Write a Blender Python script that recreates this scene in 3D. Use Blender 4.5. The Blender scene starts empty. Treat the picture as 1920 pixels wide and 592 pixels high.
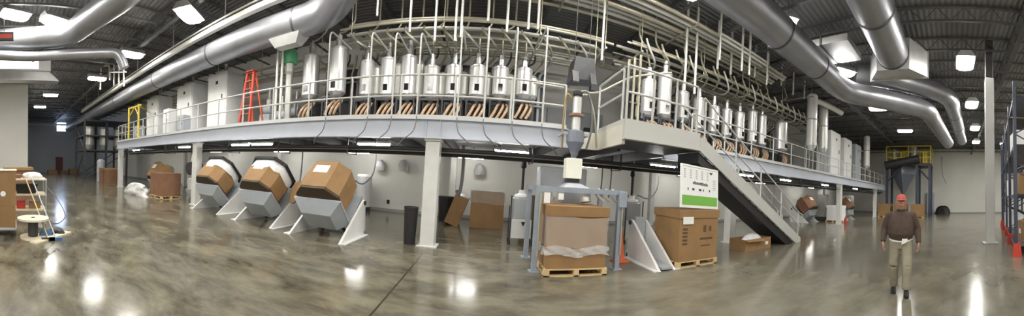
import bpy, math, random
from mathutils import Vector, Matrix
random.seed(7)
PI = math.pi
C = bpy.context.scene.collection
sc = bpy.context.scene

# ------------------------------------------------------------------ camera
R0, XC, YC, ROLL, EYE = 560.0, 905.0, 338.0, math.radians(3.7), 1.65
cam = bpy.data.cameras.new('camera'); cam.type = 'PANO'
cam.panorama_type = 'CENTRAL_CYLINDRICAL'
cam.central_cylindrical_range_u_min = -XC / R0
cam.central_cylindrical_range_u_max = (1920 - XC) / R0
cam.central_cylindrical_range_v_min = -(592 - YC) / R0
cam.central_cylindrical_range_v_max = YC / R0
cam.central_cylindrical_radius = 1.0
cam.clip_end = 300
camo = bpy.data.objects.new('camera', cam); C.objects.link(camo)
cr, cf, cu = Vector((math.cos(ROLL), 0, math.sin(ROLL))), Vector((0, 1, 0)), Vector((-math.sin(ROLL), 0, math.cos(ROLL)))
M = Matrix.Identity(4)
for i in range(3):
    M[i][0], M[i][1], M[i][2] = cr[i], cu[i], -cf[i]
M.translation = (0, 0, EYE)
camo.matrix_world = M
sc.camera = camo

def ray(px, py):
    th = (px - XC) / R0
    return (cr * math.sin(th) + cf * math.cos(th) + cu * ((YC - py) / R0))
def atz(px, py, z=0.0):
    d = ray(px, py); t = (z - EYE) / d.z
    return Vector((d.x * t, d.y * t, z))
def aty(px, py, y):
    d = ray(px, py); t = y / d.y
    return Vector((d.x * t, y, EYE + d.z * t))
def atx(px, py, x):
    d = ray(px, py); t = x / d.x
    return Vector((x, d.y * t, EYE + d.z * t))

# ------------------------------------------------------------------ materials
def mat(name, col, rough=0.5, metal=0.0, var=0.0, scale=4.0, bump=0.0, emit=None, estr=0.0, alpha=1.0, spec=0.5, trans=0.0, coat=0.0, col2=None, stretch=None):
    m = bpy.data.materials.new(name); m.use_nodes = True
    nt = m.node_tree; b = nt.nodes['Principled BSDF']
    b.inputs['Roughness'].default_value = rough
    b.inputs['Metallic'].default_value = metal
    b.inputs['Specular IOR Level'].default_value = spec
    b.inputs['Alpha'].default_value = alpha
    b.inputs['Transmission Weight'].default_value = trans
    b.inputs['Coat Weight'].default_value = coat
    c1 = tuple(col) + (1,)
    b.inputs['Base Color'].default_value = c1
    if emit:
        b.inputs['Emission Color'].default_value = tuple(emit) + (1,)
        b.inputs['Emission Strength'].default_value = estr
    if var > 0 or col2 or bump > 0:
        tc = nt.nodes.new('ShaderNodeTexCoord')
        mp = nt.nodes.new('ShaderNodeMapping')
        if stretch: mp.inputs['Scale'].default_value = stretch
        nz = nt.nodes.new('ShaderNodeTexNoise'); nz.inputs['Scale'].default_value = scale; nz.inputs['Detail'].default_value = 5
        nt.links.new(tc.outputs['Object'], mp.inputs[0]); nt.links.new(mp.outputs[0], nz.inputs['Vector'])
        if var > 0 or col2:
            rp = nt.nodes.new('ShaderNodeValToRGB')
            rp.color_ramp.elements[0].position = 0.3; rp.color_ramp.elements[1].position = 0.7
            rp.color_ramp.elements[0].color = tuple(x * (1 - var) for x in col) + (1,)
            rp.color_ramp.elements[1].color = (tuple(col2) if col2 else tuple(min(1, x * (1 + var)) for x in col)) + (1,)
            nt.links.new(nz.outputs['Fac'], rp.inputs[0]); nt.links.new(rp.outputs[0], b.inputs['Base Color'])
        if bump > 0:
            bp = nt.nodes.new('ShaderNodeBump'); bp.inputs['Strength'].default_value = bump; bp.inputs['Distance'].default_value = 0.02
            nt.links.new(nz.outputs['Fac'], bp.inputs['Height']); nt.links.new(bp.outputs[0], b.inputs['Normal'])
    return m

M_wall = mat('wall_paint', (.74, .73, .68), .7, var=.04, scale=.6)
M_wallgrey = mat('wall_grey_paint', (.42, .45, .50), .6, var=.06, scale=.5)
M_trim = mat('trim_paint', (.35, .35, .33), .6)
M_ceil = None
M_joist = mat('joist_steel', (.10, .10, .10), .6, metal=.0, var=.2)
M_fascia = mat('platform_paint', (.50, .53, .60), .42, var=.05, scale=2)
M_beige = mat('beige_panel', (.60, .58, .50), .5, var=.05)
M_deck = mat('deck_plate', (.50, .53, .58), .4, var=.1, scale=3)
M_rail = mat('rail_paint', (.50, .50, .48), .4)
M_col = mat('column_paint', (.62, .62, .60), .5, var=.05)
M_dark = mat('dark_steel', (.045, .045, .05), .5, var=.2)
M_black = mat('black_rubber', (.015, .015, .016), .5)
M_galv = mat('galvanised_duct', (.38, .39, .42), .36, metal=.7, var=.12, scale=1.5)
M_galvd = mat('duct_band', (.13, .13, .14), .5, metal=.6)
M_galvl = mat('galvanised_box', (.66, .66, .66), .42, metal=.6, var=.1, scale=2)
M_tank = mat('brushed_tank', (.68, .68, .67), .27, metal=.5, var=.08, scale=3, stretch=(8, 8, .5))
M_tank2 = mat('dull_tank', (.50, .50, .47), .35, metal=.35, var=.1, scale=3)
M_cab = mat('cabinet_paint', (.74, .74, .73), .45, var=.04)
M_cabd = mat('cabinet_grey', (.40, .42, .45), .45, var=.05)
M_pipe = mat('pale_pipe', (.47, .44, .34), .32, metal=.4)
M_pipeb = mat('bright_pipe', (.70, .69, .64), .3, metal=.3)
M_hosetan = mat('tan_hose', (.52, .35, .22), .45, var=.2, scale=10)
M_hosegrey = mat('grey_hose', (.16, .16, .17), .4)
M_card = mat('cardboard', (.275, .160, .068), .75, var=.12, scale=3)
M_cardred = mat('red_brown_cardboard', (.22, .11, .06), .75, var=.12, scale=3)
M_cardin = mat('cardboard_inside', (.40, .26, .13), .8, var=.1)
M_print = mat('box_print', (.10, .06, .03), .8)
M_paper = mat('paper_white', (.80, .80, .78), .6)
M_wood = mat('pallet_pine', (.62, .46, .24), .7, var=.18, scale=6, stretch=(1, 8, 1))
M_woodp = mat('pale_plywood', (.72, .64, .48), .6, var=.1, scale=5)
M_red = mat('red_paint', (.50, .05, .03), .45)
M_orange = mat('cone_orange', (.62, .13, .05), .55, var=.1)
M_yellow = mat('yellow_paint', (.72, .56, .06), .45)
M_green = mat('sign_green', (.16, .42, .06), .4)
M_lgreen = mat('green_cover', (.12, .42, .22), .5)
M_blue = mat('blue_cloth', (.06, .14, .30), .7)
M_rackblue = mat('rack_blue', (.035, .045, .075), .45, var=.1)
M_signw = mat('sign_white', (.80, .80, .80), .45)
M_signg = mat('sign_print_grey', (.45, .46, .48), .6)
M_ink = mat('sign_ink', (.04, .04, .05), .6)
M_frameblue = mat('filler_frame_paint', (.28, .32, .38), .45, var=.1)
M_hopper = mat('slate_hopper', (.20, .22, .27), .4, metal=.2)
M_film = mat('clear_film', (.85, .85, .84), .18, alpha=.20, bump=.6, scale=14)
M_bag = mat('plastic_liner', (.72, .72, .72), .3, bump=.6, scale=9, var=.1)
M_bulb = mat('lamp_lens', (.9, .9, .9), .4, emit=(1, .97, .90), estr=60)
M_tube = mat('strip_lens', (.9, .9, .9), .4, emit=(1, .98, .93), estr=42)
M_day = mat('daylight_glass', (.5, .6, .9), .2, emit=(.55, .70, 1.0), estr=22)
M_skin = mat('skin', (.36, .18, .125), .5, var=.05, scale=20)
M_hair = mat('grey_hair', (.35, .33, .30), .8)
M_sweater = mat('brown_sweater', (.060, .040, .030), .9, var=.15, scale=30, bump=.3)
M_khaki = mat('khaki_cloth', (.25, .225, .165), .85, var=.12, scale=10, bump=.3)
M_shoe = mat('shoe_leather', (.02, .018, .017), .35)
M_cap = mat('red_cap_cloth', (.38, .07, .055), .8, var=.1, scale=20)
M_glass = mat('dark_sight_glass', (.01, .01, .012), .15)
M_cradle = mat('cradle_grey', (.36, .39, .42), .4, var=.05)
M_door = mat('maroon_door', (.16, .05, .05), .5)

def floor_mat():
    m = bpy.data.materials.new('polished_concrete'); m.use_nodes = True
    nt = m.node_tree; N = nt.nodes; L = nt.links; b = N['Principled BSDF']
    tc = N.new('ShaderNodeTexCoord')
    n1 = N.new('ShaderNodeTexNoise'); n1.inputs['Scale'].default_value = .35; n1.inputs['Detail'].default_value = 6; n1.inputs['Distortion'].default_value = .4
    n2 = N.new('ShaderNodeTexNoise'); n2.inputs['Scale'].default_value = 2.1; n2.inputs['Detail'].default_value = 8; n2.inputs['Roughness'].default_value = .65; n2.inputs['Distortion'].default_value = .25
    mpp = N.new('ShaderNodeMapping'); mpp.inputs['Rotation'].default_value = (0, 0, .5); mpp.inputs['Scale'].default_value = (.55, 1.1, 1)
    L.new(tc.outputs['Object'], mpp.inputs[0]); L.new(mpp.outputs[0], n1.inputs['Vector']); L.new(mpp.outputs[0], n2.inputs['Vector'])
    r1 = N.new('ShaderNodeValToRGB'); e = r1.color_ramp.elements
    e[0].position = .36; e[0].color = (.105, .097, .074, 1); e[1].position = .64; e[1].color = (.19, .178, .138, 1)
    r2 = N.new('ShaderNodeValToRGB'); e = r2.color_ramp.elements
    e[0].position = .36; e[0].color = (.055, .048, .032, 1); e[1].position = .64; e[1].color = (.215, .195, .138, 1)
    L.new(n1.outputs['Fac'], r1.inputs[0]); L.new(n2.outputs['Fac'], r2.inputs[0])
    sx = N.new('ShaderNodeSeparateXYZ'); L.new(tc.outputs['Object'], sx.inputs[0])
    # strongly mottled slab to the left of the joint, plainer slab to the right
    mr = N.new('ShaderNodeMapRange'); mr.inputs['From Min'].default_value = -1.6; mr.inputs['From Max'].default_value = 3.5
    mr.inputs['To Min'].default_value = .85; mr.inputs['To Max'].default_value = .30
    L.new(sx.outputs['X'], mr.inputs['Value'])
    mx = N.new('ShaderNodeMix'); mx.data_type = 'RGBA'
    L.new(mr.outputs[0], mx.inputs[0]); L.new(r1.outputs[0], mx.inputs[6]); L.new(r2.outputs[0], mx.inputs[7])
    def joint(out, off, per):
        a = N.new('ShaderNodeMath'); a.operation = 'ADD'; a.inputs[1].default_value = off + 100 * per; L.new(out, a.inputs[0])
        d = N.new('ShaderNodeMath'); d.operation = 'MODULO'; d.inputs[1].default_value = per; L.new(a.outputs[0], d.inputs[0])
        g = N.new('ShaderNodeMath'); g.operation = 'LESS_THAN'; g.inputs[1].default_value = .03; L.new(d.outputs[0], g.inputs[0])
        return g
    j1, j2 = joint(sx.outputs['X'], 1.19, 9.0), joint(sx.outputs['Y'], -6.9 + 13, 13.0)
    mm = N.new('ShaderNodeMath'); mm.operation = 'MAXIMUM'; L.new(j1.outputs[0], mm.inputs[0]); L.new(j2.outputs[0], mm.inputs[1])
    mj = N.new('ShaderNodeMix'); mj.data_type = 'RGBA'; L.new(mm.outputs[0], mj.inputs[0]); L.new(mx.outputs[2], mj.inputs[6]); mj.inputs[7].default_value = (.05, .04, .03, 1)
    L.new(mj.outputs[2], b.inputs['Base Color'])
    rr = N.new('ShaderNodeMapRange'); rr.inputs['To Min'].default_value = .08; rr.inputs['To Max'].default_value = .24
    L.new(n2.outputs['Fac'], rr.inputs['Value']); L.new(rr.outputs[0], b.inputs['Roughness'])
    b.inputs['Specular IOR Level'].default_value = .5
    bp = N.new('ShaderNodeBump'); bp.inputs['Strength'].default_value = .03; bp.inputs['Distance'].default_value = .02
    n3 = N.new('ShaderNodeTexNoise'); n3.inputs['Scale'].default_value = 3; L.new(tc.outputs['Object'], n3.inputs['Vector'])
    L.new(n3.outputs['Fac'], bp.inputs['Height']); L.new(bp.outputs[0], b.inputs['Normal'])
    return m
def ceil_mat():
    m = bpy.data.materials.new('roof_decking'); m.use_nodes = True
    nt = m.node_tree; N = nt.nodes; L = nt.links; b = N['Principled BSDF']
    tc = N.new('ShaderNodeTexCoord'); w = N.new('ShaderNodeTexWave'); w.bands_direction = 'Y'; w.inputs['Scale'].default_value = 1.6
    L.new(tc.outputs['Object'], w.inputs['Vector'])
    r = N.new('ShaderNodeValToRGB'); r.color_ramp.elements[0].color = (.13, .13, .13, 1); r.color_ramp.elements[1].color = (.22, .22, .21, 1)
    L.new(w.outputs['Fac'], r.inputs[0]); L.new(r.outputs[0], b.inputs['Base Color'])
    bp = N.new('ShaderNodeBump'); bp.inputs['Strength'].default_value = .8; bp.inputs['Distance'].default_value = .04
    L.new(w.outputs['Fac'], bp.inputs['Height']); L.new(bp.outputs[0], b.inputs['Normal'])
    b.inputs['Roughness'].default_value = .6
    return m

# ------------------------------------------------------------------ mesh builder
def piece(fn):
    def g(s, *a, **k):
        if s._d == 0: s.pc.append((len(s.v), len(s.f)))
        s._d += 1
        try: return fn(s, *a, **k)
        finally: s._d -= 1
    return g
class MB:
    def __init__(s): s.v, s.f, s.sm, s.pc, s._d = [], [], [], [], 0
    @piece
    def add(s, vs, fs, smooth=False, T=None):
        o = len(s.v)
        for v in vs:
            v = Vector(v)
            s.v.append(T @ v if T else v)
        for f in fs: s.f.append([i + o for i in f]); s.sm.append(smooth)
        return s
    @piece
    def hexa(s, p, T=None):
        return s.add(p, [(0, 3, 2, 1), (4, 5, 6, 7), (0, 1, 5, 4), (1, 2, 6, 5), (2, 3, 7, 6), (3, 0, 4, 7)], T=T)
    @piece
    def box(s, x0, x1, y0, y1, z0, z1, T=None):
        return s.hexa([(x0, y0, z0), (x1, y0, z0), (x1, y1, z0), (x0, y1, z0), (x0, y0, z1), (x1, y0, z1), (x1, y1, z1), (x0, y1, z1)], T)
    @piece
    def bev(s, x0, x1, y0, y1, z0, z1, b=.02, T=None):
        # box with chamfered vertical and top edges
        P = [(x0 + b, y0), (x1 - b, y0), (x1, y0 + b), (x1, y1 - b), (x1 - b, y1), (x0 + b, y1), (x0, y1 - b), (x0, y0 + b)]
        Q = [(x0 + 2 * b, y0 + b), (x1 - 2 * b, y0 + b), (x1 - b, y0 + 2 * b), (x1 - b, y1 - 2 * b), (x1 - 2 * b, y1 - b), (x0 + 2 * b, y1 - b), (x0 + b, y1 - 2 * b), (x0 + b, y0 + 2 * b)]
        vs = [(x, y, z0) for x, y in P] + [(x, y, z1 - b) for x, y in P] + [(x, y, z1) for x, y in Q]
        fs = [tuple(range(7, -1, -1)), tuple(range(16, 24))]
        for r in (0, 8):
            for i in range(8): fs.append((r + i, r + (i + 1) % 8, r + 8 + (i + 1) % 8, r + 8 + i))
        return s.add(vs, fs, T=T)
    @piece
    def prism(s, poly, axis, a, b, T=None):
        # poly: 2D points; axis 'x': poly=(y,z); 'y': (x,z); 'z': (x,y)
        def mk(p, t):
            return {'x': (t, p[0], p[1]), 'y': (p[0], t, p[1]), 'z': (p[0], p[1], t)}[axis]
        n = len(poly); vs = [mk(p, a) for p in poly] + [mk(p, b) for p in poly]
        fs = [tuple(range(n - 1, -1, -1)), tuple(range(n, 2 * n))] + [(i, (i + 1) % n, n + (i + 1) % n, n + i) for i in range(n)]
        return s.add(vs, fs, T=T)
    @piece
    def cyl(s, p0, p1, r0, r1=None, n=12, caps=True, T=None):
        p0, p1 = Vector(p0), Vector(p1); r1 = r0 if r1 is None else r1
        d = (p1 - p0).normalized(); a = Vector((1, 0, 0)) if abs(d.x) < .8 else Vector((0, 0, 1))
        u = d.cross(a).normalized(); w = d.cross(u)
        vs = []
        for p, r in ((p0, r0), (p1, r1)):
            for i in range(n):
                t = 2 * PI * i / n; vs.append(p + u * (r * math.cos(t)) + w * (r * math.sin(t)))
        s.add(vs, [(i, i + n, (i + 1) % n + n, (i + 1) % n) for i in range(n)], True, T)
        if caps: s.add(vs, [tuple(range(n)), tuple(range(2 * n - 1, n - 1, -1))], False, T)
        return s
    @piece
    def lathe(s, prof, c=(0, 0, 0), n=20, T=None):
        vs = []; fs = []
        for r, z in prof:
            for i in range(n):
                t = 2 * PI * i / n; vs.append((c[0] + max(r, 1e-4) * math.cos(t), c[1] + max(r, 1e-4) * math.sin(t), c[2] + z))
        for k in range(len(prof) - 1):
            for i in range(n):
                fs.append((k * n + i, k * n + (i + 1) % n, (k + 1) * n + (i + 1) % n, (k + 1) * n + i))
        s.add(vs, fs, False, T)
        m = len(prof)
        s.add(vs, [tuple(range(n - 1, -1, -1)), tuple(range((m - 1) * n, m * n))], False, T)
        return s
    @piece
    def tube(s, pts, r, n=8, smooth=True, curve=0, T=None):
        pts = [Vector(p) for p in pts]
        if curve: pts = catmull(pts, curve)
        rs = r if isinstance(r, (list, tuple)) else [r] * len(pts)
        if len(rs) != len(pts): rs = [rs[0]] * len(pts)
        vs = []; u = None
        for i, p in enumerate(pts):
            d = (pts[min(i + 1, len(pts) - 1)] - pts[max(i - 1, 0)]).normalized()
            if u is None:
                a = Vector((0, 0, 1)) if abs(d.z) < .8 else Vector((1, 0, 0))
                u = d.cross(a).normalized()
            else: u = (u - d * u.dot(d)).normalized()
            w = d.cross(u)
            for k in range(n):
                t = 2 * PI * k / n; vs.append(p + u * (rs[i] * math.cos(t)) + w * (rs[i] * math.sin(t)))
        m = len(pts); fs = []
        for k in range(m - 1):
            for i in range(n): fs.append((k * n + i, (k + 1) * n + i, (k + 1) * n + (i + 1) % n, k * n + (i + 1) % n))
        s.add(vs, fs, smooth, T); s.add(vs, [tuple(range(n)), tuple(range(m * n - 1, (m - 1) * n - 1, -1))], False, T)
        return s
    @piece
    def loft(s, secs, n=16, T=None):
        # secs: (centre, rx, ry, side vector or None), sections perpendicular to the path
        vs = []; m = len(secs); cs = [Vector(q[0]) for q in secs]
        for i, q in enumerate(secs):
            d = (cs[min(i + 1, m - 1)] - cs[max(i - 1, 0)]).normalized()
            side = Vector(q[3]) if len(q) > 3 and q[3] else Vector((1, 0, 0))
            u = (side - d * side.dot(d)).normalized(); w = d.cross(u)
            for k in range(n):
                t = 2 * PI * k / n; vs.append(cs[i] + u * (q[1] * math.cos(t)) + w * (q[2] * math.sin(t)))
        fs = [(k * n + i, k * n + (i + 1) % n, (k + 1) * n + (i + 1) % n, (k + 1) * n + i) for k in range(m - 1) for i in range(n)]
        s.add(vs, fs, True, T); s.add(vs, [tuple(range(n - 1, -1, -1)), tuple(range((m - 1) * n, m * n))], True, T)
        return s
    @piece
    def ball(s, c, rx, ry=None, rz=None, n=14, m=9, T=None):
        ry = ry or rx; rz = rz or rx
        vs = []; fs = []
        for j in range(m + 1):
            ph = PI * j / m
            for i in range(n):
                t = 2 * PI * i / n
                vs.append((c[0] + rx * math.sin(ph) * math.cos(t) + 1e-5 * math.cos(t), c[1] + ry * math.sin(ph) * math.sin(t) + 1e-5 * math.sin(t), c[2] - rz * math.cos(ph)))
        for j in range(m):
            for i in range(n): fs.append((j * n + i, j * n + (i + 1) % n, (j + 1) * n + (i + 1) % n, (j + 1) * n + i))
        return s.add(vs, fs, True, T)
    def build(s, name, m, parent=None, loc=None):
        me = bpy.data.meshes.new(name)
        me.from_pydata([tuple(v) for v in s.v], [], s.f); me.update()
        me.polygons.foreach_set('use_smooth', s.sm)
        me.materials.append(m)
        o = bpy.data.objects.new(name, me); C.objects.link(o)
        if parent: o.parent = parent
        if loc: o.location = loc
        return o
def each(b, name, m, parent=None):
    # one object per piece of the builder
    ends = b.pc[1:] + [(len(b.v), len(b.f))]; out = []
    for (v0, f0), (v1, f1) in zip(b.pc, ends):
        q = MB(); q.v = b.v[v0:v1]; q.f = [[i - v0 for i in f] for f in b.f[f0:f1]]; q.sm = b.sm[f0:f1]
        out.append(q.build(name, m, parent))
    return out
def catmull(p, k):
    q = [p[0] * 2 - p[1]] + p + [p[-1] * 2 - p[-2]]; out = []
    for i in range(1, len(q) - 2):
        for j in range(k):
            t = j / k; a, b, c, d = q[i - 1], q[i], q[i + 1], q[i + 2]
            out.append(.5 * ((2 * b) + (c - a) * t + (2 * a - 5 * b + 4 * c - d) * t * t + (3 * b - a - 3 * c + d) * t ** 3))
    out.append(p[-1]); return out
def bend(p, r=.4, k=5):
    # polyline with rounded corners
    p = [Vector(x) for x in p]; out = [p[0]]
    for i in range(1, len(p) - 1):
        a, b, c = p[i - 1], p[i], p[i + 1]
        q = min(r, (a - b).length * .45, (c - b).length * .45)
        s, e = b + (a - b).normalized() * q, b + (c - b).normalized() * q
        for j in range(k + 1):
            t = j / k; out.append(s * (1 - t) ** 2 + b * 2 * t * (1 - t) + e * t * t)
    out.append(p[-1]); return out
def tag(o, label, cat, group=None, kind=None):
    o['label'] = label; o['category'] = cat
    if group: o['group'] = group
    if kind: o['kind'] = kind
    return o
def thing(name, label, cat, loc=(0, 0, 0), rz=0, group=None):
    o = bpy.data.objects.new(name, None); C.objects.link(o)
    o.location = loc; o.rotation_euler = (0, 0, rz); o.empty_display_size = .1
    return tag(o, label, cat, group)
def kids(o): return [c for c in bpy.data.objects if c.parent == o]
def copy_tree(o, parent=None):
    ks = kids(o)
    c = o.copy(); C.objects.link(c); c.parent = parent
    for k in ks: copy_tree(k, c)
    return c
def clone(o, loc, label, rz=None, scale=None):
    c = copy_tree(o); c.location = loc; c['label'] = label
    if rz is not None: c.rotation_euler = (0, 0, rz)
    if scale: c.scale = scale
    return c
def struct(name, mb, m):
    o = mb.build(name, m); o['kind'] = 'structure'; return o
ORD = ['first', 'second', 'third', 'fourth', 'fifth', 'sixth', 'seventh', 'eighth', 'ninth', 'tenth', 'eleventh', 'twelfth', 'thirteenth', 'fourteenth', 'fifteenth', 'sixteenth']

# ------------------------------------------------------------------ the shell
XL, XR, YB, YF, H = -45.0, 37.0, 12.8, -13.0, 8.0
struct('floor', MB().box(XL - .2, XR + .2, YF - .2, YB + .2, -.2, 0), floor_mat())
struct('ceiling', MB().box(XL, XR, YF, YB, H, H + .2), ceil_mat())
struct('wall_back', MB().box(XL, XR, YB, YB + .2, 0, H), M_wall)
struct('wall_left', MB().box(XL - .2, XL, YF, YB, 0, H), M_wallgrey)
struct('wall_right', MB().box(XR, XR + .2, YF, YB, 0, H), M_wall)
struct('wall_front', MB().box(XL, XR, YF - .2, YF, 0, H), M_wall)
struct('wall_partition', MB().box(-34, -24, YF, 1.15, 0, H), M_wall)
struct('trim_1', MB().box(XL, XL + .25, YF, YB, 7.0, 7.25), M_wall)
struct('baseboard_back', MB().box(XL, XR, YB - .02, YB, 0, .12), M_trim)
struct('baseboard_right', MB().box(XR - .02, XR, YF, YB - .03, 0, .12), M_trim)
# far window and door in the left wall
pw = atx(115, 238, XL)
w = struct('window_1', MB().box(XL, XL + .06, pw.y - .75, pw.y + .75, pw.z - .7, pw.z + .7), M_rail)
MB().box(XL + .06, XL + .08, pw.y - .65, pw.y + .65, pw.z - .6, pw.z + .6).build('pane', M_day, w)
pd = atx(111, 300, XL)
d = struct('door_1', MB().box(XL, XL + .08, pd.y - .55, pd.y + .55, 0, 2.3), M_door)
MB().cyl((XL + .08, pd.y + .4, 1.0), (XL + .16, pd.y + .4, 1.0), .03).build('handle', M_rail, d)
# roof joists (open web) along Y, girders along X
def joist_mb(y0, y1, ztop, dep, step=.9):
    b = MB(); b.box(-.05, .05, y0, y1, ztop - .08, ztop - .02); b.box(-.05, .05, y0, y1, ztop - dep, ztop - dep + .06)
    n = int((y1 - y0) / step)
    for i in range(n):
        a, c = y0 + i * step, y0 + (i + .5) * step
        b.cyl((0, a, ztop - .06), (0, c, ztop - dep + .03), .015, n=5); b.cyl((0, c, ztop - dep + .03), (0, a + step, ztop - .06), .015, n=5)
    return b
j0 = None
xj = XL + 1.2
while xj < XR - .5:
    if j0 is None: j0 = joist_mb(YF, YB, H, .55).build('ceiling_joist', M_joist); j0['kind'] = 'structure'; o = j0
    else: o = j0.copy(); C.objects.link(o)
    o.location = (xj, 0, 0); xj += 1.9
for k, yg in enumerate((-6.2, -2.4, 6.0)):
    b = MB(); b.box(XL, XR, yg - .09, yg + .09, H - .75, H - .66); b.box(XL, XR, yg - .09, yg + .09, H - .12, H - .03)
    x = XL
    while x < XR - 1.8:
        b.cyl((x, yg, H - .1), (x + .9, yg, H - .7), .03, n=5); b.cyl((x + .9, yg, H - .7), (x + 1.8, yg, H - .1), .03, n=5); x += 1.8
    o = b.build('ceiling_girder', M_joist); o['kind'] = 'structure'
# building column on the right: pale below, bare steel above
pc = atz(1857, 455)
def hcol(b, w, z0, z1, x=0, y=0):
    b.box(x - w, x + w, y - w, y - w + .03, z0, z1); b.box(x - w, x + w, y + w - .03, y + w, z0, z1); b.box(x - .02, x + .02, y - w + .03, y + w - .03, z0, z1)
t = thing('building_column', 'tall pale square building column on the right, in front of the pallet racking', 'column', (pc.x, pc.y, 0)); t['kind'] = 'structure'
MB().bev(-.17, .17, -.17, .17, 0, 6.4, .015).build('column_shaft', M_rail, t)
b = MB(); hcol(b, .15, 6.4, H - .02); b.build('upper_shaft', M_joist, t)
MB().box(-.3, .3, -.3, .3, 0, .03).build('base_plate', M_trim, t)

# ------------------------------------------------------------------ mezzanine
MX0, MX1, MY, DZ = -19.2, 32.0, 6.9, 3.0
LX0, LX1, LY = 2.7, 4.75, 5.4
t = thing('mezzanine_platform', 'long pale grey steel mezzanine platform spanning the hall above the boxes', 'mezzanine', (0, 0, 0))
b = MB(); b.box(MX0, MX1, MY + .08, 12.6, DZ - .06, DZ - .003); b.box(LX0 + .08, LX1, LY + .08, MY + .08, DZ - .06, DZ - .003); b.build('deck', M_deck, t)
b = MB()
for a, c in ((MX0, 1.95), (LX1, MX1)):
    b.box(a, c, MY, MY + .08, DZ - .42, DZ + .01); b.box(a, c, MY - .07, MY + .15, DZ - .45, DZ - .42); b.box(a, c, MY - .07, MY + .08, DZ - .012, DZ + .012)
b.build('front_beam', M_fascia, t)
MB().box(1.95, LX0, MY + .02, MY + .08, DZ - .42, DZ).build('beige_infill_panel', M_beige, t)
b = MB(); b.box(LX0, LX1 - .002, LY, LY + .08, DZ - .30, DZ + .0); b.box(LX0, LX1 - .002, LY - .06, LY + .1, DZ - .33, DZ - .30); b.build('landing_front_beam', M_rail, t)
MB().box(LX0 + .08, LX1 - .01, LY + .11, MY - .08, DZ - .34, DZ - .31).build('landing_shade_sheet', M_dark, t)  # dark sheet added to deepen the shade under the landing
MB().box(LX0, LX0 + .07, LY + .08, MY, DZ - .42, DZ).build('landing_side_beam', M_beige, t)
b = MB()
x = MX0 + .1
while x < MX1:
    b.box(x - .05, x + .05, MY + .15, 12.5, DZ - .36, DZ - .06); x += 1.5
b.box(LX0 + .5, LX0 + .6, LY + .1, MY, DZ - .3, DZ - .06); b.box(LX1 - .3, LX1 - .2, LY + .1, MY, DZ - .3, DZ - .06)
b.build('joists', M_dark, t)['label'] = 'dark cross joists under the deck'
b = MB(); b.box(MX0, MX0 + .08, MY + .15, 12.5, DZ - .42, DZ + .01); b.box(MX1 - .08, MX1, MY + .15, 12.5, DZ - .42, DZ + .01); each(b, 'end_beam', M_fascia, t)
b = MB()
for a, c in ((MX0, 1.9), (LX1 + .9, MX1)): b.box(a, c, MY + .005, MY + .018, DZ + .012, DZ + .11)
b.box(LX0 + .02, LX1, LY + .005, LY + .018, DZ, DZ + .1); b.box(LX0 + .005, LX0 + .018, LY + .03, MY, DZ, DZ + .1)
each(b, 'toe_board', M_rail, t)
cols = [(-18.9, .15), (-10.05, .15), (-1.22, .17), (7.78, .15), (17.9, .15), (26.9, .15), (31.8, .15)]
for k, (x, w) in enumerate(cols):
    b = MB(); b.bev(x - w, x + w, MY + .02, MY + .02 + 2 * w, 0, DZ - .45, .012)
    b.box(x - w - .07, x + w + .07, MY - .03, MY + 2 * w + .07, 0, .025)
    b.box(x - w - .03, x + w + .03, MY - .02, MY + 2 * w + .04, DZ - .50, DZ - .45)
    b.build('column', M_col, t)
    MB().bev(x - .12, x + .12, 12.1, 12.34, 0, DZ - .36, .012).build('column', M_col, t)
# stiffener plates above the main column
b = MB()
for dx in (-.17, .17): b.box(-1.22 + dx - .006, -1.22 + dx + .006, MY - .06, MY, DZ - .42, DZ - .012)
each(b, 'stiffener', M_fascia, t)

def guardrail(name, label, p0, p1, z, n, top=1.05, mid=.55, low=.12):
    p0, p1 = Vector((p0[0], p0[1], 0)), Vector((p1[0], p1[1], 0))
    t = thing(name, label, 'railing', (p0.x, p0.y, z + .014), 0, 'guard railings of the mezzanine')
    d = p1 - p0; r = .024
    MB().cyl((0, 0, top), (d.x, d.y, top), r, n=8).build('top_rail', M_rail, t)
    MB().cyl((0, 0, mid), (d.x, d.y, mid), r, n=8).build('middle_rail', M_rail, t)
    for i in range(n + 1):
        q = d * (i / n); MB().cyl((q.x, q.y, 0), (q.x, q.y, top), .026, n=8).build('post', M_rail, t)
    return t
guardrail('guard_railing', 'long pale guard railing along the left half of the mezzanine edge', (MX0 + .1, MY + .05), (1.85, MY + .05), DZ, 16)
guardrail('guard_railing', 'pale guard railing along the mezzanine edge right of the stairs', (LX1 + 1.0, MY + .05), (MX1 - .1, MY + .05), DZ, 18)
guardrail('guard_railing', 'short tall guard railing on the front of the stair landing', (LX0 + .05, LY + .05), (LX1 - .1, LY + .05), DZ, 3, 1.2, .65)
guardrail('guard_railing', 'short guard railing on the left side of the stair landing', (LX0 + .05, LY + .25), (LX0 + .05, MY + .1), DZ, 1, 1.2, .65)
guardrail('guard_railing', 'guard railing across the far left end of the mezzanine', (MX0 + .1, MY + .3), (MX0 + .1, 12.4), DZ, 5)

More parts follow.
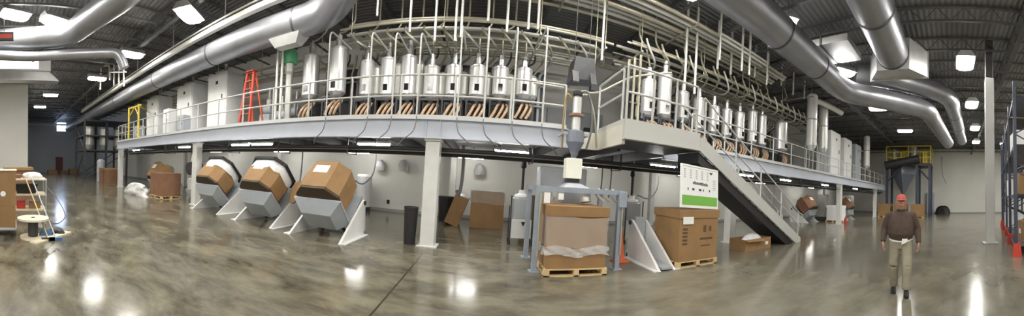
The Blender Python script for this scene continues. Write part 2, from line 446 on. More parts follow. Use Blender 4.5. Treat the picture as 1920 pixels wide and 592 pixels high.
# stairs from the landing down to the right
SX0, SX1, SY0, SY1 = LX1, 9.85, LY, LY + .95
t = thing('staircase', 'steel staircase with pale stringers and dark underside descending from the landing', 'stairs', (0, 0, 0))
sl = -DZ / (SX1 - SX0)
def zs(x): return DZ + (x - SX0) * sl
for y in (SY0, SY1 - .05):
    MB().prism([(SX0, zs(SX0) + .0), (SX0 + .12, DZ), (SX1, .16), (SX1, 0), (SX1 - .36, 0), (SX0, DZ - .33)], 'y', y, y + .05).build('stringer', M_rail, t)
nt_ = 16
for i in range(1, nt_):
    x = SX0 + (SX1 - SX0) * i / nt_; z = DZ - DZ * i / nt_
    MB().box(x - .02, x + .27, SY0 + .05, SY1 - .05, z - .04, z).build('tread', M_dark, t)
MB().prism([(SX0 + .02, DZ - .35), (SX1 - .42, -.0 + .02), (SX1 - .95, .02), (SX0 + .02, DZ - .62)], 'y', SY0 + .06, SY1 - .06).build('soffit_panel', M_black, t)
for k, y in enumerate((SY0 + .02, SY1 - .02)):
    for dz in (.55, 1.0):
        MB().tube(bend([(SX0 + .1, y, DZ + dz), (SX1 - .1, y, zs(SX1 - .1) + dz)] + ([(SX1 + .15, y, dz), (SX1 + .15, y, .55)] if dz > .9 else []), .1), .022).build('handrail', M_rail, t)
    for i in range(5):
        x = SX0 + .15 + i * (SX1 - SX0 - .35) / 4; MB().cyl((x, y, zs(x) - .05), (x, y, zs(x) + 1.0), .024, n=8).build('baluster', M_rail, t)

# ------------------------------------------------------------------ lights
def highbay(loc, label, rz=0, proto=[None]):
    if proto[0] is None:
        t = thing('high_bay_light', label, 'light fixture', loc, rz, 'high bay lights under the roof')
        MB().prism([(-.20, .22), (.20, .22), (.36, 0), (-.36, 0)], 'y', -.6, .6).build('housing', M_galvl, t)
        MB().prism([(.34 * math.copysign(abs(math.cos(q * PI / 10)) ** .6, math.cos(q * PI / 10)), .57 * math.copysign(abs(math.sin(q * PI / 10)) ** .6, math.sin(q * PI / 10))) for q in range(20)], 'z', -.06, .0).build('lens', M_bulb, t)
        b = MB(); b.cyl((0, -.4, .22), (0, -.4, .95), .01, n=5); b.cyl((0, .4, .22), (0, .4, .95), .01, n=5); each(b, 'hanger', M_joist, t)
        proto[0] = t; return t
    return clone(proto[0], loc, label, rz)
HB = [((355, 28), 'bright rectangular high bay light above the left duct, largest on the left', .5),
      ((95, 178), 'high bay light above the far end, upper of the two beside the pale partition', 0),
      ((75, 200), 'high bay light above the far end, lower of the two beside the pale partition', 0),
      ((182, 147), 'high bay light between the far duct and the curved pipe at upper left', 0),
      ((247, 102), 'high bay light just right of the curved down pipe at upper left', 0),
      ((1467, 38), 'bright high bay light touching the upper edge of the right round duct', .9),
      ((1583, 135), 'high bay light below the right round duct, left of the flared duct outlet', .9),
      ((1648, 203), 'high bay light under the bent right duct above the white canisters', 0),
      ((1697, 245), 'high bay light above the yellow railed hopper tower', 0),
      ((1810, 118), 'largest high bay light of the receding row left of the building column', 1.57),
      ((1822, 196), 'second high bay light of the receding row left of the building column', 1.57),
      ((1828, 240), 'third high bay light of the receding row left of the building column', 1.57),
      ((1830, 266), 'farthest high bay light of the receding row left of the building column', 1.57)]
for (px, py), lab, rz in HB:
    p = atz(px, py, 6.72 if px == 1583 else 7.0)
    p.x = max(XL + 1.5, min(XR - 1, p.x))
    o = highbay(p, lab, rz)
    if px in (1583, 1467): o.scale = (.75, .75, 1)
for x in (-22, -13, -5, 3, 11, 19, 27):
    highbay((x, -9.6, 7.0), 'high bay light in the rear row by the front wall behind the camera', 0)
for x, lab in ((-6.2, 'left'), (-2.4, 'second'), (2.2, 'third'), (4.7, 'right')):  # row added out of view to brighten the upper mezzanine
    highbay((x, 5.75, 6.95), 'added unseen high bay light overhead just before the mezzanine edge, %s of four' % lab, 0)
for px, py, lab in ((28, 28, 'high bay light above the thick top left duct, left one'), (104, 40, 'high bay light above the thick top left duct, right one')):
    highbay(atz(px, py, 7.35), lab, .4)
# the same grid of lamps goes on over the camera and behind it
for x in (-26, -18, -10, -2.5, 5, 12.5, 20, 28):
    highbay((x, -5.2, 7.0), 'high bay light over the open floor behind the camera', 0)
for x in (-8.0, -3.5, .5, 4.5):
    highbay((x, .6, 7.0), 'high bay light overhead above the open aisle', 0)

def strip(px, py, y, label, L=1.0, proto=[None]):
    p = aty(px, py, y)
    z = DZ - .52
    if proto[0] is None:
        t = thing('strip_light', label, 'light fixture', (p.x, y, z), 0, 'strip lights under the mezzanine')
        MB().box(-L / 2, L / 2, -.09, .09, .03, .09).build('housing', M_cab, t)
        MB().cyl((-L / 2 + .03, 0, 0), (L / 2 - .03, 0, 0), .045, n=8).build('tube', M_tube, t)
        b = MB(); b.box(-.4, -.38, -.01, .01, .09, .15); b.box(.38, .4, -.01, .01, .09, .15); each(b, 'bracket', M_dark, t)
        proto[0] = t; return t
    return clone(proto[0], (p.x, y, z), label)
for px, lab in ((345, 'strip light under the deck just left of the second column'), (450, 'strip light above the leftmost of the three tilted boxes'),
                (490, 'strip light above the middle tilted box'), (700, 'strip light under the deck left of the central column'),
                (880, 'strip light under the deck right of the central column'), (960, 'strip light above the small grey dryer cart'),
                (1030, 'strip light behind the white control box over the bulk box'), (1245, 'strip light under the landing above the display board'),
                (1400, 'strip light hidden behind the stair stringer'), (1475, 'strip light beyond the stair handrail'), (1548, 'strip light left of the far column'),
                (1605, 'strip light right of the far column'), (255, 'strip light at the far left end of the deck')):
    if px not in (880, 1030): strip(px, 290, 8.2 if 900 < px < 1300 else 8.0, lab)
for x in (-14, -9, -5, -.5, 4, 9, 15, 22, 28):
    pr = strip(905, 290, 11.2, 'strip light near the back wall, deep under the deck'); pr.location = (x, 11.2, DZ - .52)

# ------------------------------------------------------------------ ducts
def duct(label, path, r, bands, name='ventilation_duct', n=28, br=.9, hang=()):
    t = thing(name, label, 'duct', (0, 0, 0))
    pts = bend(path, br, 7)
    MB().tube(pts, r, n=n).build('duct_run', M_galv, t)
    for q, d in bands:
        q, d = Vector(q), Vector(d).normalized() * .035
        MB().cyl(q - d, q + d, r * 1.035, n=n, caps=True).build('joint_band', M_galvd, t)
    for q in hang:
        q = Vector(q); MB().cyl(q + Vector((0, 0, r)), (q.x, q.y, H - .05), .012, n=5).build('hanger_rod', M_dark, t)
    return t
dy, dz = 7.5, 6.15
ex = aty(612, 60, dy).x
duct('large round galvanised duct running over the left mezzanine and bending towards the viewer',
     [(-41, dy, dz), (ex, dy, dz), (ex + 3.1, 4.5, dz), (XR - 30 + 4.6, 4.45, dz), (14.6, 1.25, dz), (23.5, .3, dz)], .45,
     [((aty(px, 60, dy).x, dy, dz), (1, 0, 0)) for px in (225, 300, 402, 560)] + [((-2.55 + .35, 5.9 - .35, dz), (3.1, -3, 0)), ((6.6, 4.47, dz), (1, 0, 0)), ((8.9, 4.46, dz), (1, 0, 0))],
     hang=[(-20, dy, dz), (-13, dy, dz), (-8, dy, dz), (7, 4.47, dz)])
t = thing('duct_outlet', 'flat galvanised outlet box under the large left duct near its bend', 'duct outlet', (aty(540, 90, dy).x, dy, dz - .45))
MB().hexa([(-.42, -.16, -.22), (.42, -.16, -.22), (.42, .16, -.22), (-.42, .16, -.22), (-.6, -.28, .06), (.6, -.28, .06), (.6, .28, .06), (-.6, .28, .06)]).build('outlet_body', M_galvl, t)
# upper right big duct with flared box end
p1 = (10.2, 2.1, 6.85)
t = duct('wide round galvanised duct at the top right ending in a flared box', [(1.0, 2.1, 6.85), p1], .57, [((7.6, 2.1, 6.85), (1, 0, 0)), ((10.15, 2.1, 6.85), (1, 0, 0))], name='flared_duct')
b = MB(); b.hexa([(10.2, 1.5, 6.28), (11.3, .95, 6.42), (11.3, 3.2, 6.42), (10.2, 2.7, 6.28), (10.2, 1.5, 7.42), (11.3, .95, 7.42), (11.3, 3.2, 7.42), (10.2, 2.7, 7.42)])
b.box(11.3, 11.36, .9, 3.25, 6.37, 7.44); b.build('flared_box', M_galvl, t)
duct('bent round galvanised duct curving down at the right above the open aisle',
     [(12.2, 4.2, 7.2), (13.6, 1.9, 7.1), (15.4, .1, 7.1), (26.7, -.9, 7.0)], .45, [((18.5, -.17, 7.07), (11.3, -1, 0)), ((21.5, -.45, 7.05), (11.3, -1, 0))], br=1.2)
t = thing('flat_duct', 'flat pale rectangular duct section left of the flared duct box', 'duct', (0, 0, 0))
MB().bev(8.9, 10.4, 3.35, 5.3, 6.85, 7.1, .02).build('duct_body', M_galvl, t); MB().box(8.85, 10.45, 4.3, 4.36, 6.82, 7.12).build('seam_flange', M_galvd, t)
# left top ducts
duct('thick galvanised duct sweeping across the top left corner', [atz(-60, 84, 6.85), atz(125, 70, 6.85), atz(240, -15, 6.85), atz(262, -60, 6.85)], .45, [(atz(80, 73, 6.85), atz(125, 70, 6.85) - atz(-60, 84, 6.85))], br=1.0)
q3 = atz(222, 99, 6.1)
duct('second thinner duct at the top left that turns downward at its right end', [atz(-70, 104, 6.1), atz(60, 107, 6.1), atz(150, 101, 6.1), q3, (q3.x + .1, q3.y + .25, 5.5)], .2, [(atz(62, 107, 6.1), (0, 1, 0))], br=.8)
t = thing('duct_plenum', 'square galvanised plenum box in front of the pale partition at top left', 'duct plenum', (-17.5, .2, 6.7))
MB().bev(-.5, .5, -1.9, 1.9, 0, .7, .03).build('plenum_body', M_galvl, t)
MB().prism([(-1.8, .02), (1.8, .02), (2.4, -.5), (-2.0, -.5)], 'x', -.35, .35).build('lower_flare', M_galvl, t)
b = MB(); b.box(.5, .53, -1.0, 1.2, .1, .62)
b.build('glare_panel', mat('painted_glare', (.8, .8, .8), .4, emit=(1, .98, .95), estr=2.2), t)  # no lamp: emission puts the glare on the plenum face
p = atz(8, 71, 6.0)
t = thing('white_pipe_frame', 'white looped pipe and short posts beyond the turned down duct at upper left', 'pipe frame', (0, 0, 0))
f_ = lambda px, py: aty(px, py, 5.9)
MB().tube(bend([f_(188, 168), f_(190, 124), f_(205, 122), f_(207, 150)], .3), .07).build('looped_pipe', M_pipeb, t)
for px in (214, 223, 232): MB().cyl(f_(px, 162), f_(px, 120), .05, n=8).build('post', M_pipeb, t)
MB().cyl(f_(205, 135), f_(236, 135), .04, n=8).build('crossbar', M_pipeb, t)
t = thing('hanging_sign', 'small dark and red sign hanging at the extreme top left', 'sign', (-11.5, -.35, 6.15))
MB().bev(-.06, .06, -.35, .35, 0, .3, .01).build('sign_body', M_black, t)
MB().box(.06, .075, -.27, .30, .06, .22).build('sign_face', M_red, t)
MB().cyl((0, 0, .3), (0, 0, H - 6.17), .012, n=5).build('hanger_rod', M_dark, t)

# ------------------------------------------------------------------ overhead pipe racks
def pipe_rack(label, x0, x1, rows, sup, name='pipe_rack'):
    t = thing(name, label, 'piping', (0, 0, 0))
    for (y, z, r, m) in rows:
        MB().tube([(x0 + random.uniform(0, .6), y, z), (x1 - random.uniform(0, .8), y, z)], r, n=8).build('header_pipe', m, t)
    for x in sup:
        b = MB(); ys = [q[0] for q in rows]; zz = sorted({q[1] for q in rows})
        b.box(x - .02, x + .02, min(ys) - .15, max(ys) + .15, min(zz) - .10, min(zz) - .05)
        for y in (min(ys) - .05, max(ys) + .12): b.cyl((x, y, min(zz) - .1), (x, y, H + .08), .014, n=5)
        b.build('support', M_pipe, t)
    return t
rows = [(8.0, 6.05, .035, M_pipe), (8.15, 6.12, .03, M_pipeb), (8.35, 6.3, .04, M_pipe), (8.6, 5.9, .03, M_pipe), (8.8, 6.25, .045, M_pipeb), (9.1, 6.35, .03, M_pipe), (9.35, 6.0, .04, M_pipe), (9.6, 6.4, .03, M_pipe), (9.9, 6.15, .045, M_pipeb), (10.3, 6.5, .03, M_pipe), (10.7, 6.3, .05, M_pipe), (11.2, 6.6, .04, M_pipe), (11.7, 6.7, .05, M_pipe)]
rows = [(y, z - .15, r, m) for (y, z, r, m) in rows]
RK1 = pipe_rack('bank of pale horizontal pipes above the central row of hoppers', -4.6, 3.6, rows, [-4, -1.3, 1.3, 3.2])
rows2 = [(y, z + .22, r, m) for (y, z, r, m) in rows]
RK2 = pipe_rack('bank of pale horizontal pipes above the right row of hoppers', 3.9, 17.5, rows2, [4.4, 7, 9.6, 12.2, 14.8, 17.2])
rows3 = [(7.3 + .26 * k, 7.14 + .03 * (k % 3), .06 + .02 * (k % 2), M_pipeb if k % 3 else M_pipe) for k in range(7)]
pipe_rack('upper bank of pale pipes close under the roof over the middle of the mezzanine', -3.0, 12, rows3, [-1.5, 2, 6, 10, 14, 18])
pipe_rack('bank of pale pipes behind the large duct over the left cabinets', -19, -5, [(9.6, 5.8, .04, M_pipeb), (9.75, 5.95, .05, M_pipe), (9.95, 5.75, .04, M_pipe), (10.3, 6.05, .05, M_pipeb), (10.8, 5.9, .06, M_pipe), (11.6, 6.1, .05, M_pipe)], [-18, -15, -12, -9, -6])
pipe_rack('bank of pipes running to the far right end over the mezzanine', 18.0, 32, [(9.0, 6.5, .05, M_pipeb), (9.2, 6.7, .06, M_pipe), (9.6, 6.4, .05, M_pipe), (10.5, 6.6, .06, M_pipe)], [20, 24, 28, 31])
t = thing('cable_tray', 'long pale cable tray hung just above the large left duct', 'cable tray', (0, 0, 0))
MB().box(-30, -4.9, 6.80, 6.98, 6.60, 6.76).build('tray', M_pipeb, t)
MB().box(-30, -4.9, 6.86, 6.92, 6.88, 6.94).build('upper_conduit', M_pipeb, t)
for x in (-28, -24, -20, -16, -12, -8.4, -6.1, -5.85): MB().cyl((x, 6.89, 6.7), (x, 6.89, H - .02), .045 if -6.5 < x < -5 else .015, n=6).build('hanger_rod', M_pipeb, t)
t = thing('pale_header_frame', 'bright white pipe frame hanging in front of the right pipe bank', 'pipe frame', (0, 0, 0))
a = aty(1352, 70, 7.0); c = aty(1440, 112, 7.0); zf = (a.z + c.z) / 2
for dzz in (0, -.16): MB().cyl((a.x, 7.0, zf + dzz), (c.x, 7.0, zf + dzz), .04, n=8).build('crossbar', M_pipeb, t)
for i, fx in enumerate((0, .42, .58, 1)):
    x = a.x + (c.x - a.x) * fx; MB().cyl((x, 7.02, zf - .9), (x, 7.02, H - .03), .045 if i in (1, 2) else .035, n=8).build('upright', M_pipeb, t)

# the tangle of conveying elbows between headers and hoppers: one bent tube per connection
def hoseline(label, pts, r, m, name, cat, group=None, curve=6, n=8):
    o = MB().tube(pts, r, n=n, curve=curve).build(name, m); return tag(o, label, cat, group)

# ------------------------------------------------------------------ hopper tanks
def make_tank(label, loc, h, r, neck, twin=True, group='hopper loaders on the mezzanine', legh=1.0):
    t = thing('hopper_loader', label, 'hopper loader', loc, 0, group)
    L = legh
    MB().lathe([(r * .45, L - .02), (r, L + .12), (r * 1.03, L + .13), (r, L + .16), (r, L + h - .1), (r * 1.04, L + h - .08), (r * 1.02, L + h - .03), (r * .5, L + h + .04), (r * .3, L + h + .05)], n=24).build('tank_body', M_tank, t)
    MB().box(-r * .28, r * .28, -r * 1.03, -r * .9, L + .22, L + .42).build('sight_glass', M_glass, t)
    MB().lathe([(r * .34, L + h + .04), (r * .34, L + h + neck * .75), (r * .42, L + h + neck * .77), (r * .3, L + h + neck * .8), (r * .3, L + h + neck * 1.15)], n=14).build('neck', M_tank, t)
    if twin:
        MB().lathe([(r * .4, L + .05), (r * .8, L + .2), (r * .8, L + h - .22), (r * .5, L + h - .12)], c=(r * 1.15, r * .9, 0), n=18).build('filter_canister', M_tank2, t)
    b = MB()
    for sx in (-1, 1):
        for sy in (-1, 1): b.box(sx * r * 1.15 - .02, sx * r * 1.15 + .02, sy * r * 1.1 - .02, sy * r * 1.1 + .02, 0, L)
    b.box(-r * 1.2, r * 1.2, -r * 1.15, -r * 1.05, L - .09, L - .02); b.box(-r * 1.2, r * 1.2, r * 1.05, r * 1.15, L - .09, L - .02)
    b.box(-r * 1.2, r * 1.2, -r * 1.15, r * 1.15, .08, .14)
    b.build('stand', M_dark, t)
    MB().box(-r * 1.3, r * 1.3, r * 1.17, r * 1.2, .1, L - .02).build('back_panel', M_black, t)
    MB().lathe([(.11, .14), (.16, .3), (.16, .55), (.08, .62), (.08, L)], n=12).build('blender_drum', M_black, t)
    for k, dx in enumerate((-.15, .02, .17)):
        MB().tube([(dx * .7 + .10, -.02, L - .14), (dx + .09, -.18, L - .24), (dx + .01, -.30, L - .44), (dx - .09, -.27, max(L - .62, .2))], .042, n=8, curve=4).build('tan_hose', M_hosetan, t)
    return t
HY = 9.0
def tank_geo(px, ytop, ybot, y):
    a, b = aty(px, ytop, y), aty(px, ybot, y); return a.x, a.z, b.z
big = []
for px, yt, yb, lab in ((585, 98, 187, 'tall silver hopper loader, leftmost of the long row behind the railing'), (636, 84, 181, 'tallest silver hopper loader, second of the row, beside the duct bend')):
    x, zt, zb = tank_geo(px, yt + 6, yb, 8.6)
    make_tank(lab, (x, 8.6, DZ), zt - zb, .29, .35, twin=False, legh=zb - DZ); big.append((x, zt))
CT = [(690, 115, 186), (730, 110, 186), (769, 106, 186), (811, 125, 187), (853, 124, 187), (897, 124, 188), (940, 127, 188), (984, 130, 188)]
proto = None; tankx = []
labs = ['silver hopper loader, first of the smaller ones right of the two tall ones', 'silver hopper loader with tall neck, second of the smaller central ones', 'silver hopper loader, third of the central row, beside the dark gap', 'silver hopper loader directly above the central support column',
        'silver hopper loader just right of the one over the central column', 'silver hopper loader, third from the right end of the central row', 'silver hopper loader, second from the right end of the central row', 'silver hopper loader at the right end of the central row']
for (px, yt, yb), lab in zip(CT, labs):
    x, zt, zb = tank_geo(px, yt, yb, HY)
    tankx.append((x, zt))
    make_tank(lab, (x, HY, DZ), zt - zb, .24, .42 if px < 800 else .32, legh=zb - DZ)
RT = [(1217, 150, 219), (1248, 138, 224), (1281, 172, 229), (1312, 172, 235), (1340, 185, 240), (1364, 190, 245), (1388, 195, 250), (1412, 192, 256), (1430, 198, 258), (1466, 205, 262)]
rl = ['leftmost above the landing', 'tallest, second above the landing', 'third above the landing', 'above the head of the stairs', 'fifth, just past the head of the stairs', 'sixth, behind the stair handrail', 'seventh, right of the stair handrail', 'eighth of the row', 'ninth of the row', 'last and widest before the dark gap']
rtx = []
for k, (px, yt, yb) in enumerate(RT):
    y = 8.2 if k < 2 else 8.8
    x, zt, zb = tank_geo(px, yt, yb, y); zb = max(zb, DZ + .55)
    rtx.append((x, y, zt))
    make_tank('silver hopper loader of the right row, ' + rl[k], (x, y, DZ), zt - zb, .235 if k < 9 else .36, .35, twin=k % 2 == 0 and k > 1, legh=min(zb - DZ, 1.05) if zb - DZ > 1.3 else zb - DZ)
for lab, xa, xb in (('dark conveying manifold wall behind the central hoppers', -6.2, 1.9), ('dark conveying manifold wall behind the right hoppers', 5.2, 15.0)):
    t = thing('conveying_manifold', lab, 'manifold', (0, 0, DZ))
    MB().box(xa, xb, 10.3, 10.4, .2, 2.55).build('back_plate', M_dark, t)
    x = xa + .1; k = 0
    while x < xb:
        MB().tube(bend([(x, 10.2, 0), (x, 10.2, 2.3 + .1 * (k % 4)), (x + .3, 9.9, 2.7), (x + .3, 9.9, 2.95)], .15), .03 + .012 * (k % 3), n=7).build('manifold_pipe', (M_dark, M_pipe, M_cabd)[k % 3], t)
        if k % 2: MB().ball((x, 10.12, 1.9 + .12 * (k % 3)), .07, .07, .05, 8, 5).build('valve', M_yellow if k % 4 == 1 else M_black, t)
        x += .27; k += 1
    for z in (.5, 1.3, 2.0): MB().cyl((xa, 10.1, z), (xb, 10.1, z), .035, n=7).build('cross_pipe', M_cabd, t)
# feed pipes rising from each central hopper to the headers
for k, (x, zt) in enumerate(big + tankx):
    zs_ = zt + (.47 if k < 2 else .53 if k < 5 else .42); ze = max(6.0 + .06 * (k % 3), zs_ + .2)
    hoseline('pale feed pipe above the %s central hopper from the left' % ORD[k],
             bend([(x, 8.6 if k < 2 else HY, zs_), (x, 8.96, ze), (x + .35, 8.96, ze + .25), (x + .35, 8.96, H + .1)], .15), .028, M_pipe, 'feed_pipe', 'pipe', 'feed pipes above the central hoppers', curve=0)
for k, (x, y, zt) in enumerate(rtx):
    zs_ = zt + .45; ze = max(6.35, zs_ + .15)
    hoseline('pale feed pipe rising from the %s hopper of the right row' % ORD[k], bend([(x, y, zs_), (x, 8.465, ze), (x - .3, 8.465, ze + .3), (x - .3, 8.465, H + .1)], .2), .033, M_pipe, 'feed_pipe', 'pipe', 'feed pipes above the right hoppers', curve=0)
# conveying elbows (arched tubes) branching off the header banks
for k in range(14):
    x = -4.2 + k * .56
    MB().tube([(x, 8.5, 6.0), (x + .05, 8.3, 5.8), (x + .3, 8.45, 5.6), (x + .5, 9.1, 5.67), (x + .55, 9.8, 6.0)], .03, n=8, curve=6).build('elbow_pipe', M_pipe if k % 3 else M_pipeb, RK1)
for k in range(22):
    x = 4.6 + k * .58
    MB().tube([(x, 8.0, 6.4), (x + .05, 7.9, 6.1), (x + .4, 8.1, 5.8 + .1 * (k % 3)), (x + .7, 8.8, 5.85), (x + .75, 9.8, 6.3)], .035, n=8, curve=6).build('elbow_pipe', M_pipe if k % 3 else M_pipeb, RK2)
# drop lines in front of the railing, curling under the fascia
DP = [612, 690, 735, 782, 858, 908, 962, 1018]
for k, px in enumerate(DP):
    x = aty(px, 200, 6.74).x; top = aty(px, 45 if k > 3 else 58, 6.74).z
    top = min(top, 6.1)
    o = hoseline('thin pale drop pipe in front of the railing, %s from the left' % ORD[k], bend([(x, 8.0, top), (x, 6.74, top), (x, 6.74, DZ + .03)], .2), .021, M_rail, 'drop_pipe', 'pipe', 'drop pipes in front of the railing', curve=0)
    s = -1 if px < 850 else 1
    hoseline('dark hose hanging in a curve over the grey fascia, %s from the left' % ORD[k],
             [(x, 6.74, DZ + .03), (x + .01 * s, 6.72, DZ - .15), (x + s * .08, 6.71, DZ - .34), (x + s * .30, 6.74, DZ - .52), (x + s * .45, 6.95, DZ - .62)], .014, M_hosegrey, 'drop_hose', 'hose', 'dark hoses over the fascia')
# plain verticals from the roof in front of the central bank
VP = [(707, 30, 0), (768, 60, 0), (812, 120, 0), (852, 90, 0), (864, 70, 0), (915, 40, 0), (950, 60, 0), (990, 55, 0), (1008, 55, 0), (1127, 130, 0)]
for k, (px, yb, _) in enumerate(VP):
    a = aty(px, yb, 7.7)
    hoseline('bright roof riser over the central pipe bank, %s from the left' % ORD[k], [(a.x, 7.7, max(a.z, 5.2)), (a.x, 7.7, H + .1)], .035, M_pipeb, 'riser_pipe', 'pipe', 'bright risers over the central hoppers', curve=0)
VR = [(1282, 190), (1301, 195), (1345, 130), (1370, 140), (1415, 145), (1440, 150), (1465, 160), (1487, 178), (1508, 185)]
for k, (px, yb) in enumerate(VR):
    a = aty(px, yb, 7.7)
    hoseline('bright roof riser above the right hoppers, %s from the left' % ORD[k], [(a.x, 7.7, max(a.z, 5.0)), (a.x, 7.7, H + .1)], .045, M_pipeb, 'riser_pipe', 'pipe', 'bright risers over the right hoppers', curve=0)

# landing stand pipes
for k, px in enumerate((1180, 1191, 1202)):
    a = aty(px, 112 - k * 4, 6.1)
    hoseline('dark capped standpipe beside the landing railing, %s of three' % ORD[k], [(a.x, 6.1, DZ), (a.x, 6.1, a.z)], .032, M_pipe, 'standpipe', 'pipe', 'standpipes on the landing', curve=0)
    
# ------------------------------------------------------------------ cabinets on the mezzanine
def cabinet(label, loc, w, d, h, m=M_cab, stack=.5, face=True, name='dryer_cabinet'):
    t = thing(name, label, 'cabinet', loc)
    MB().bev(-w / 2, w / 2, -d / 2, d / 2, .08, h, .02).build('body', m, t)
    MB().box(-w / 2 + .05, w / 2 - .05, -d / 2 + .05, d / 2 - .05, 0, .08).build('plinth', M_dark, t)
    dr = MB().bev(-w / 2 + .05, w / 2 - .06, -d / 2 - .025, -d / 2, .35 * h, h - .12, .008).build('door', m, t)
    MB().box(w * .28, w * .32, -d / 2 - .05, -d / 2 - .025, .55 * h, .64 * h).build('handle', M_dark, dr)
    MB().box(-w * .05, w * .07, -d / 2 - .03, -d / 2 - .02, h * .82, h * .87).build('gauge', M_black, t)
    if stack: MB().lathe([(.16, h - .02), (.13, h + .1), (.08, h + .14), (.08, h + stack)], n=12).build('exhaust_stack', M_tank, t)
    return t
for px, yt, lab, w, h in ((300, 165, 'leftmost large pale cabinet on the mezzanine', 1.6, 2.3), (362, 150, 'pale cabinet on the mezzanine above the second column', 1.5, 2.4), (424, 137, 'tall pale cabinet with exhaust stack left of the red ladder', 1.35, 2.45)):
    a = aty(px, yt, 8.9); cabinet(lab, (a.x, 8.9, DZ), w, 1.0, min(a.z - DZ, 2.75))
a = aty(318, 240, 7.9); cabinet('narrow low white cabinet in front of the leftmost large cabinet', (a.x, 7.9, DZ), .6, .5, 1.5, M_cab, 0)
for k, (px, lab) in enumerate(((262, 'low grey cabinet near the left end of the mezzanine'), (345, 'small grey pump box between the left cabinets'))):
    a = aty(px, 240, 8.2); cabinet(lab, (a.x, 8.2, DZ), .6, .5, 1.1, M_cabd, 0)
for k, (px, yt, w, lab) in enumerate(((1556, 240, 1.7, 'pale cabinet, first right of the tall white canisters'), (1580, 250, 1.6, 'pale cabinet, second right of the tall white canisters'), (1600, 256, 1.5, 'grey cabinet, third right of the tall white canisters'))):
    a = aty(px, yt, 8.3); cabinet(lab, (a.x, 8.3, DZ), w, 1.0, min(a.z - DZ, 3.2), M_cab if k < 2 else M_cabd, 0)
# tall canisters on the right
for k, (px, yt, yb, y, lab) in enumerate(((1524, 178, 274, 7.6, 'tall bright white canister on the right mezzanine, left of the pair'), (1545, 185, 280, 7.8, 'tall bright white canister on the right mezzanine, right of the pair'), (1626, 232, 292, 7.8, 'lone bright white canister near the right end of the mezzanine'))):
    a, b_ = aty(px, yt, y), aty(px, yb, y); zt = min(a.z, 7.4); zb = min(b_.z, 4.7)
    t = thing('filter_tower', lab, 'canister', (a.x, y, DZ), 0, 'tall white canisters on the right')
    MB().lathe([(.15, zb - DZ - .25), (.30, zb - DZ), (.30, zt - DZ), (.2, zt - DZ + .1)], n=20).build('canister', mat('canister_white%d' % k, (.85, .85, .82), .3, metal=.2), t)
    bb = MB()
    for sx in (-.25, .25):
        for sy in (-.25, .25): bb.box(sx - .02, sx + .02, sy - .02, sy + .02, 0, zb - DZ + .1)
    bb.build('stand', M_cabd, t)
    MB().lathe([(.31, 1e-3), (.33, .02), (.33, .06), (.31, .08)], c=(0, 0, (zt + zb) / 2 - DZ), n=20).build('clamp_band', M_cabd, t)
a = aty(1530, 165, 7.7)
hoseline('white elbow duct joining the tops of the tall canister pair', [(a.x - .6, 7.6, 7.1), (a.x - .2, 7.55, 7.22), (a.x + .9, 7.3, 7.25), (a.x + 2.2, 6.9, 7.1)], .16, M_pipeb, 'elbow_duct', 'duct', n=12)
# red stepladder
a = aty(471, 135, 8.0); lh = a.z - DZ
t = thing('stepladder', 'red and orange stepladder standing on the mezzanine behind the railing', 'ladder', (a.x, 8.0, DZ))
for sx in (-.28, .28):
    MB().hexa([(sx * 1.0 - .04, -.32, 0), (sx + .04, -.32, 0), (sx + .04, -.24, 0), (sx - .04, -.24, 0), (sx * .6 - .04, -.05, lh), (sx * .6 + .04, -.05, lh), (sx * .6 + .04, .03, lh), (sx * .6 - .04, .03, lh)]).build('front_rail', M_red, t)
    MB().hexa([(sx - .03, .55, 0), (sx + .03, .55, 0), (sx + .03, .6, 0), (sx - .03, .6, 0), (sx * .6 - .03, .05, lh - .05), (sx * .6 + .03, .05, lh - .05), (sx * .6 + .03, .1, lh - .05), (sx * .6 - .03, .1, lh - .05)]).build('rear_rail', M_orange, t)
for i in range(7):
    z = .3 + i * .31; f = z / lh; w = .28 * (1 - .4 * f); y = -.28 + .27 * f
    MB().box(-w, w, y - .04, y + .06, z - .02, z + .02).build('step', M_cardred, t)
MB().box(-.2, .2, -.1, .14, lh, lh + .04).build('top_cap', M_red, t)
# mixed machines between ladder and tall hoppers
for k, (px, w, h, m, lab) in enumerate(((505, .5, 1.3, M_cabd, 'dark grey blower unit on the mezzanine right of the ladder'), (530, .6, .9, M_dark, 'low black pump unit on the mezzanine left of the green capped tank'), (556, .45, 1.0, M_dark, 'black pump unit on the mezzanine beside the first tall hopper'))):
    a = aty(px, 200, 8.9)
    t = thing('blower_unit', lab, 'machine', (a.x, 8.9, DZ))
    MB().bev(-w / 2, w / 2, -.3, .3, .1, h * .55, .03).build('base', m, t)
    MB().cyl((-w * .35, 0, h * .72), (w * .4, 0, h * .72), .2, n=16).build('motor', M_cabd, t)
    MB().lathe([(.1, h * .6), (.12, h), (.05, h + .1), (.05, h + .5)], n=12).build('outlet', M_tank2, t)
    MB().box(-w / 2, w / 2, -.3, .3, 0, .1).build('skid', M_black, t)
a = aty(544, 112, 8.3)
t = thing('green_capped_tank', 'slim pale tank with a green cover beneath the duct outlet', 'tank', (a.x, 8.3, DZ))
MB().lathe([(.12, 0), (.12, 1.9), (.16, 2.0), (.16, a.z - DZ - .15)], n=16).build('tank_body', M_tank2, t)
MB().bev(-.17, .2, -.2, .2, a.z - DZ - .15, a.z - DZ + .3, .04).build('cover', M_lgreen, t)
for k, (px, lab) in enumerate(((521, 'white standpipe left of the green capped tank'), (530, 'second white standpipe left of the green capped tank'))):
    a = aty(px, 108, 8.0); hoseline(lab, [(a.x, 8.0, DZ), (a.x, 8.0, 5.7)], .045, M_pipeb, 'standpipe', 'pipe', curve=0)
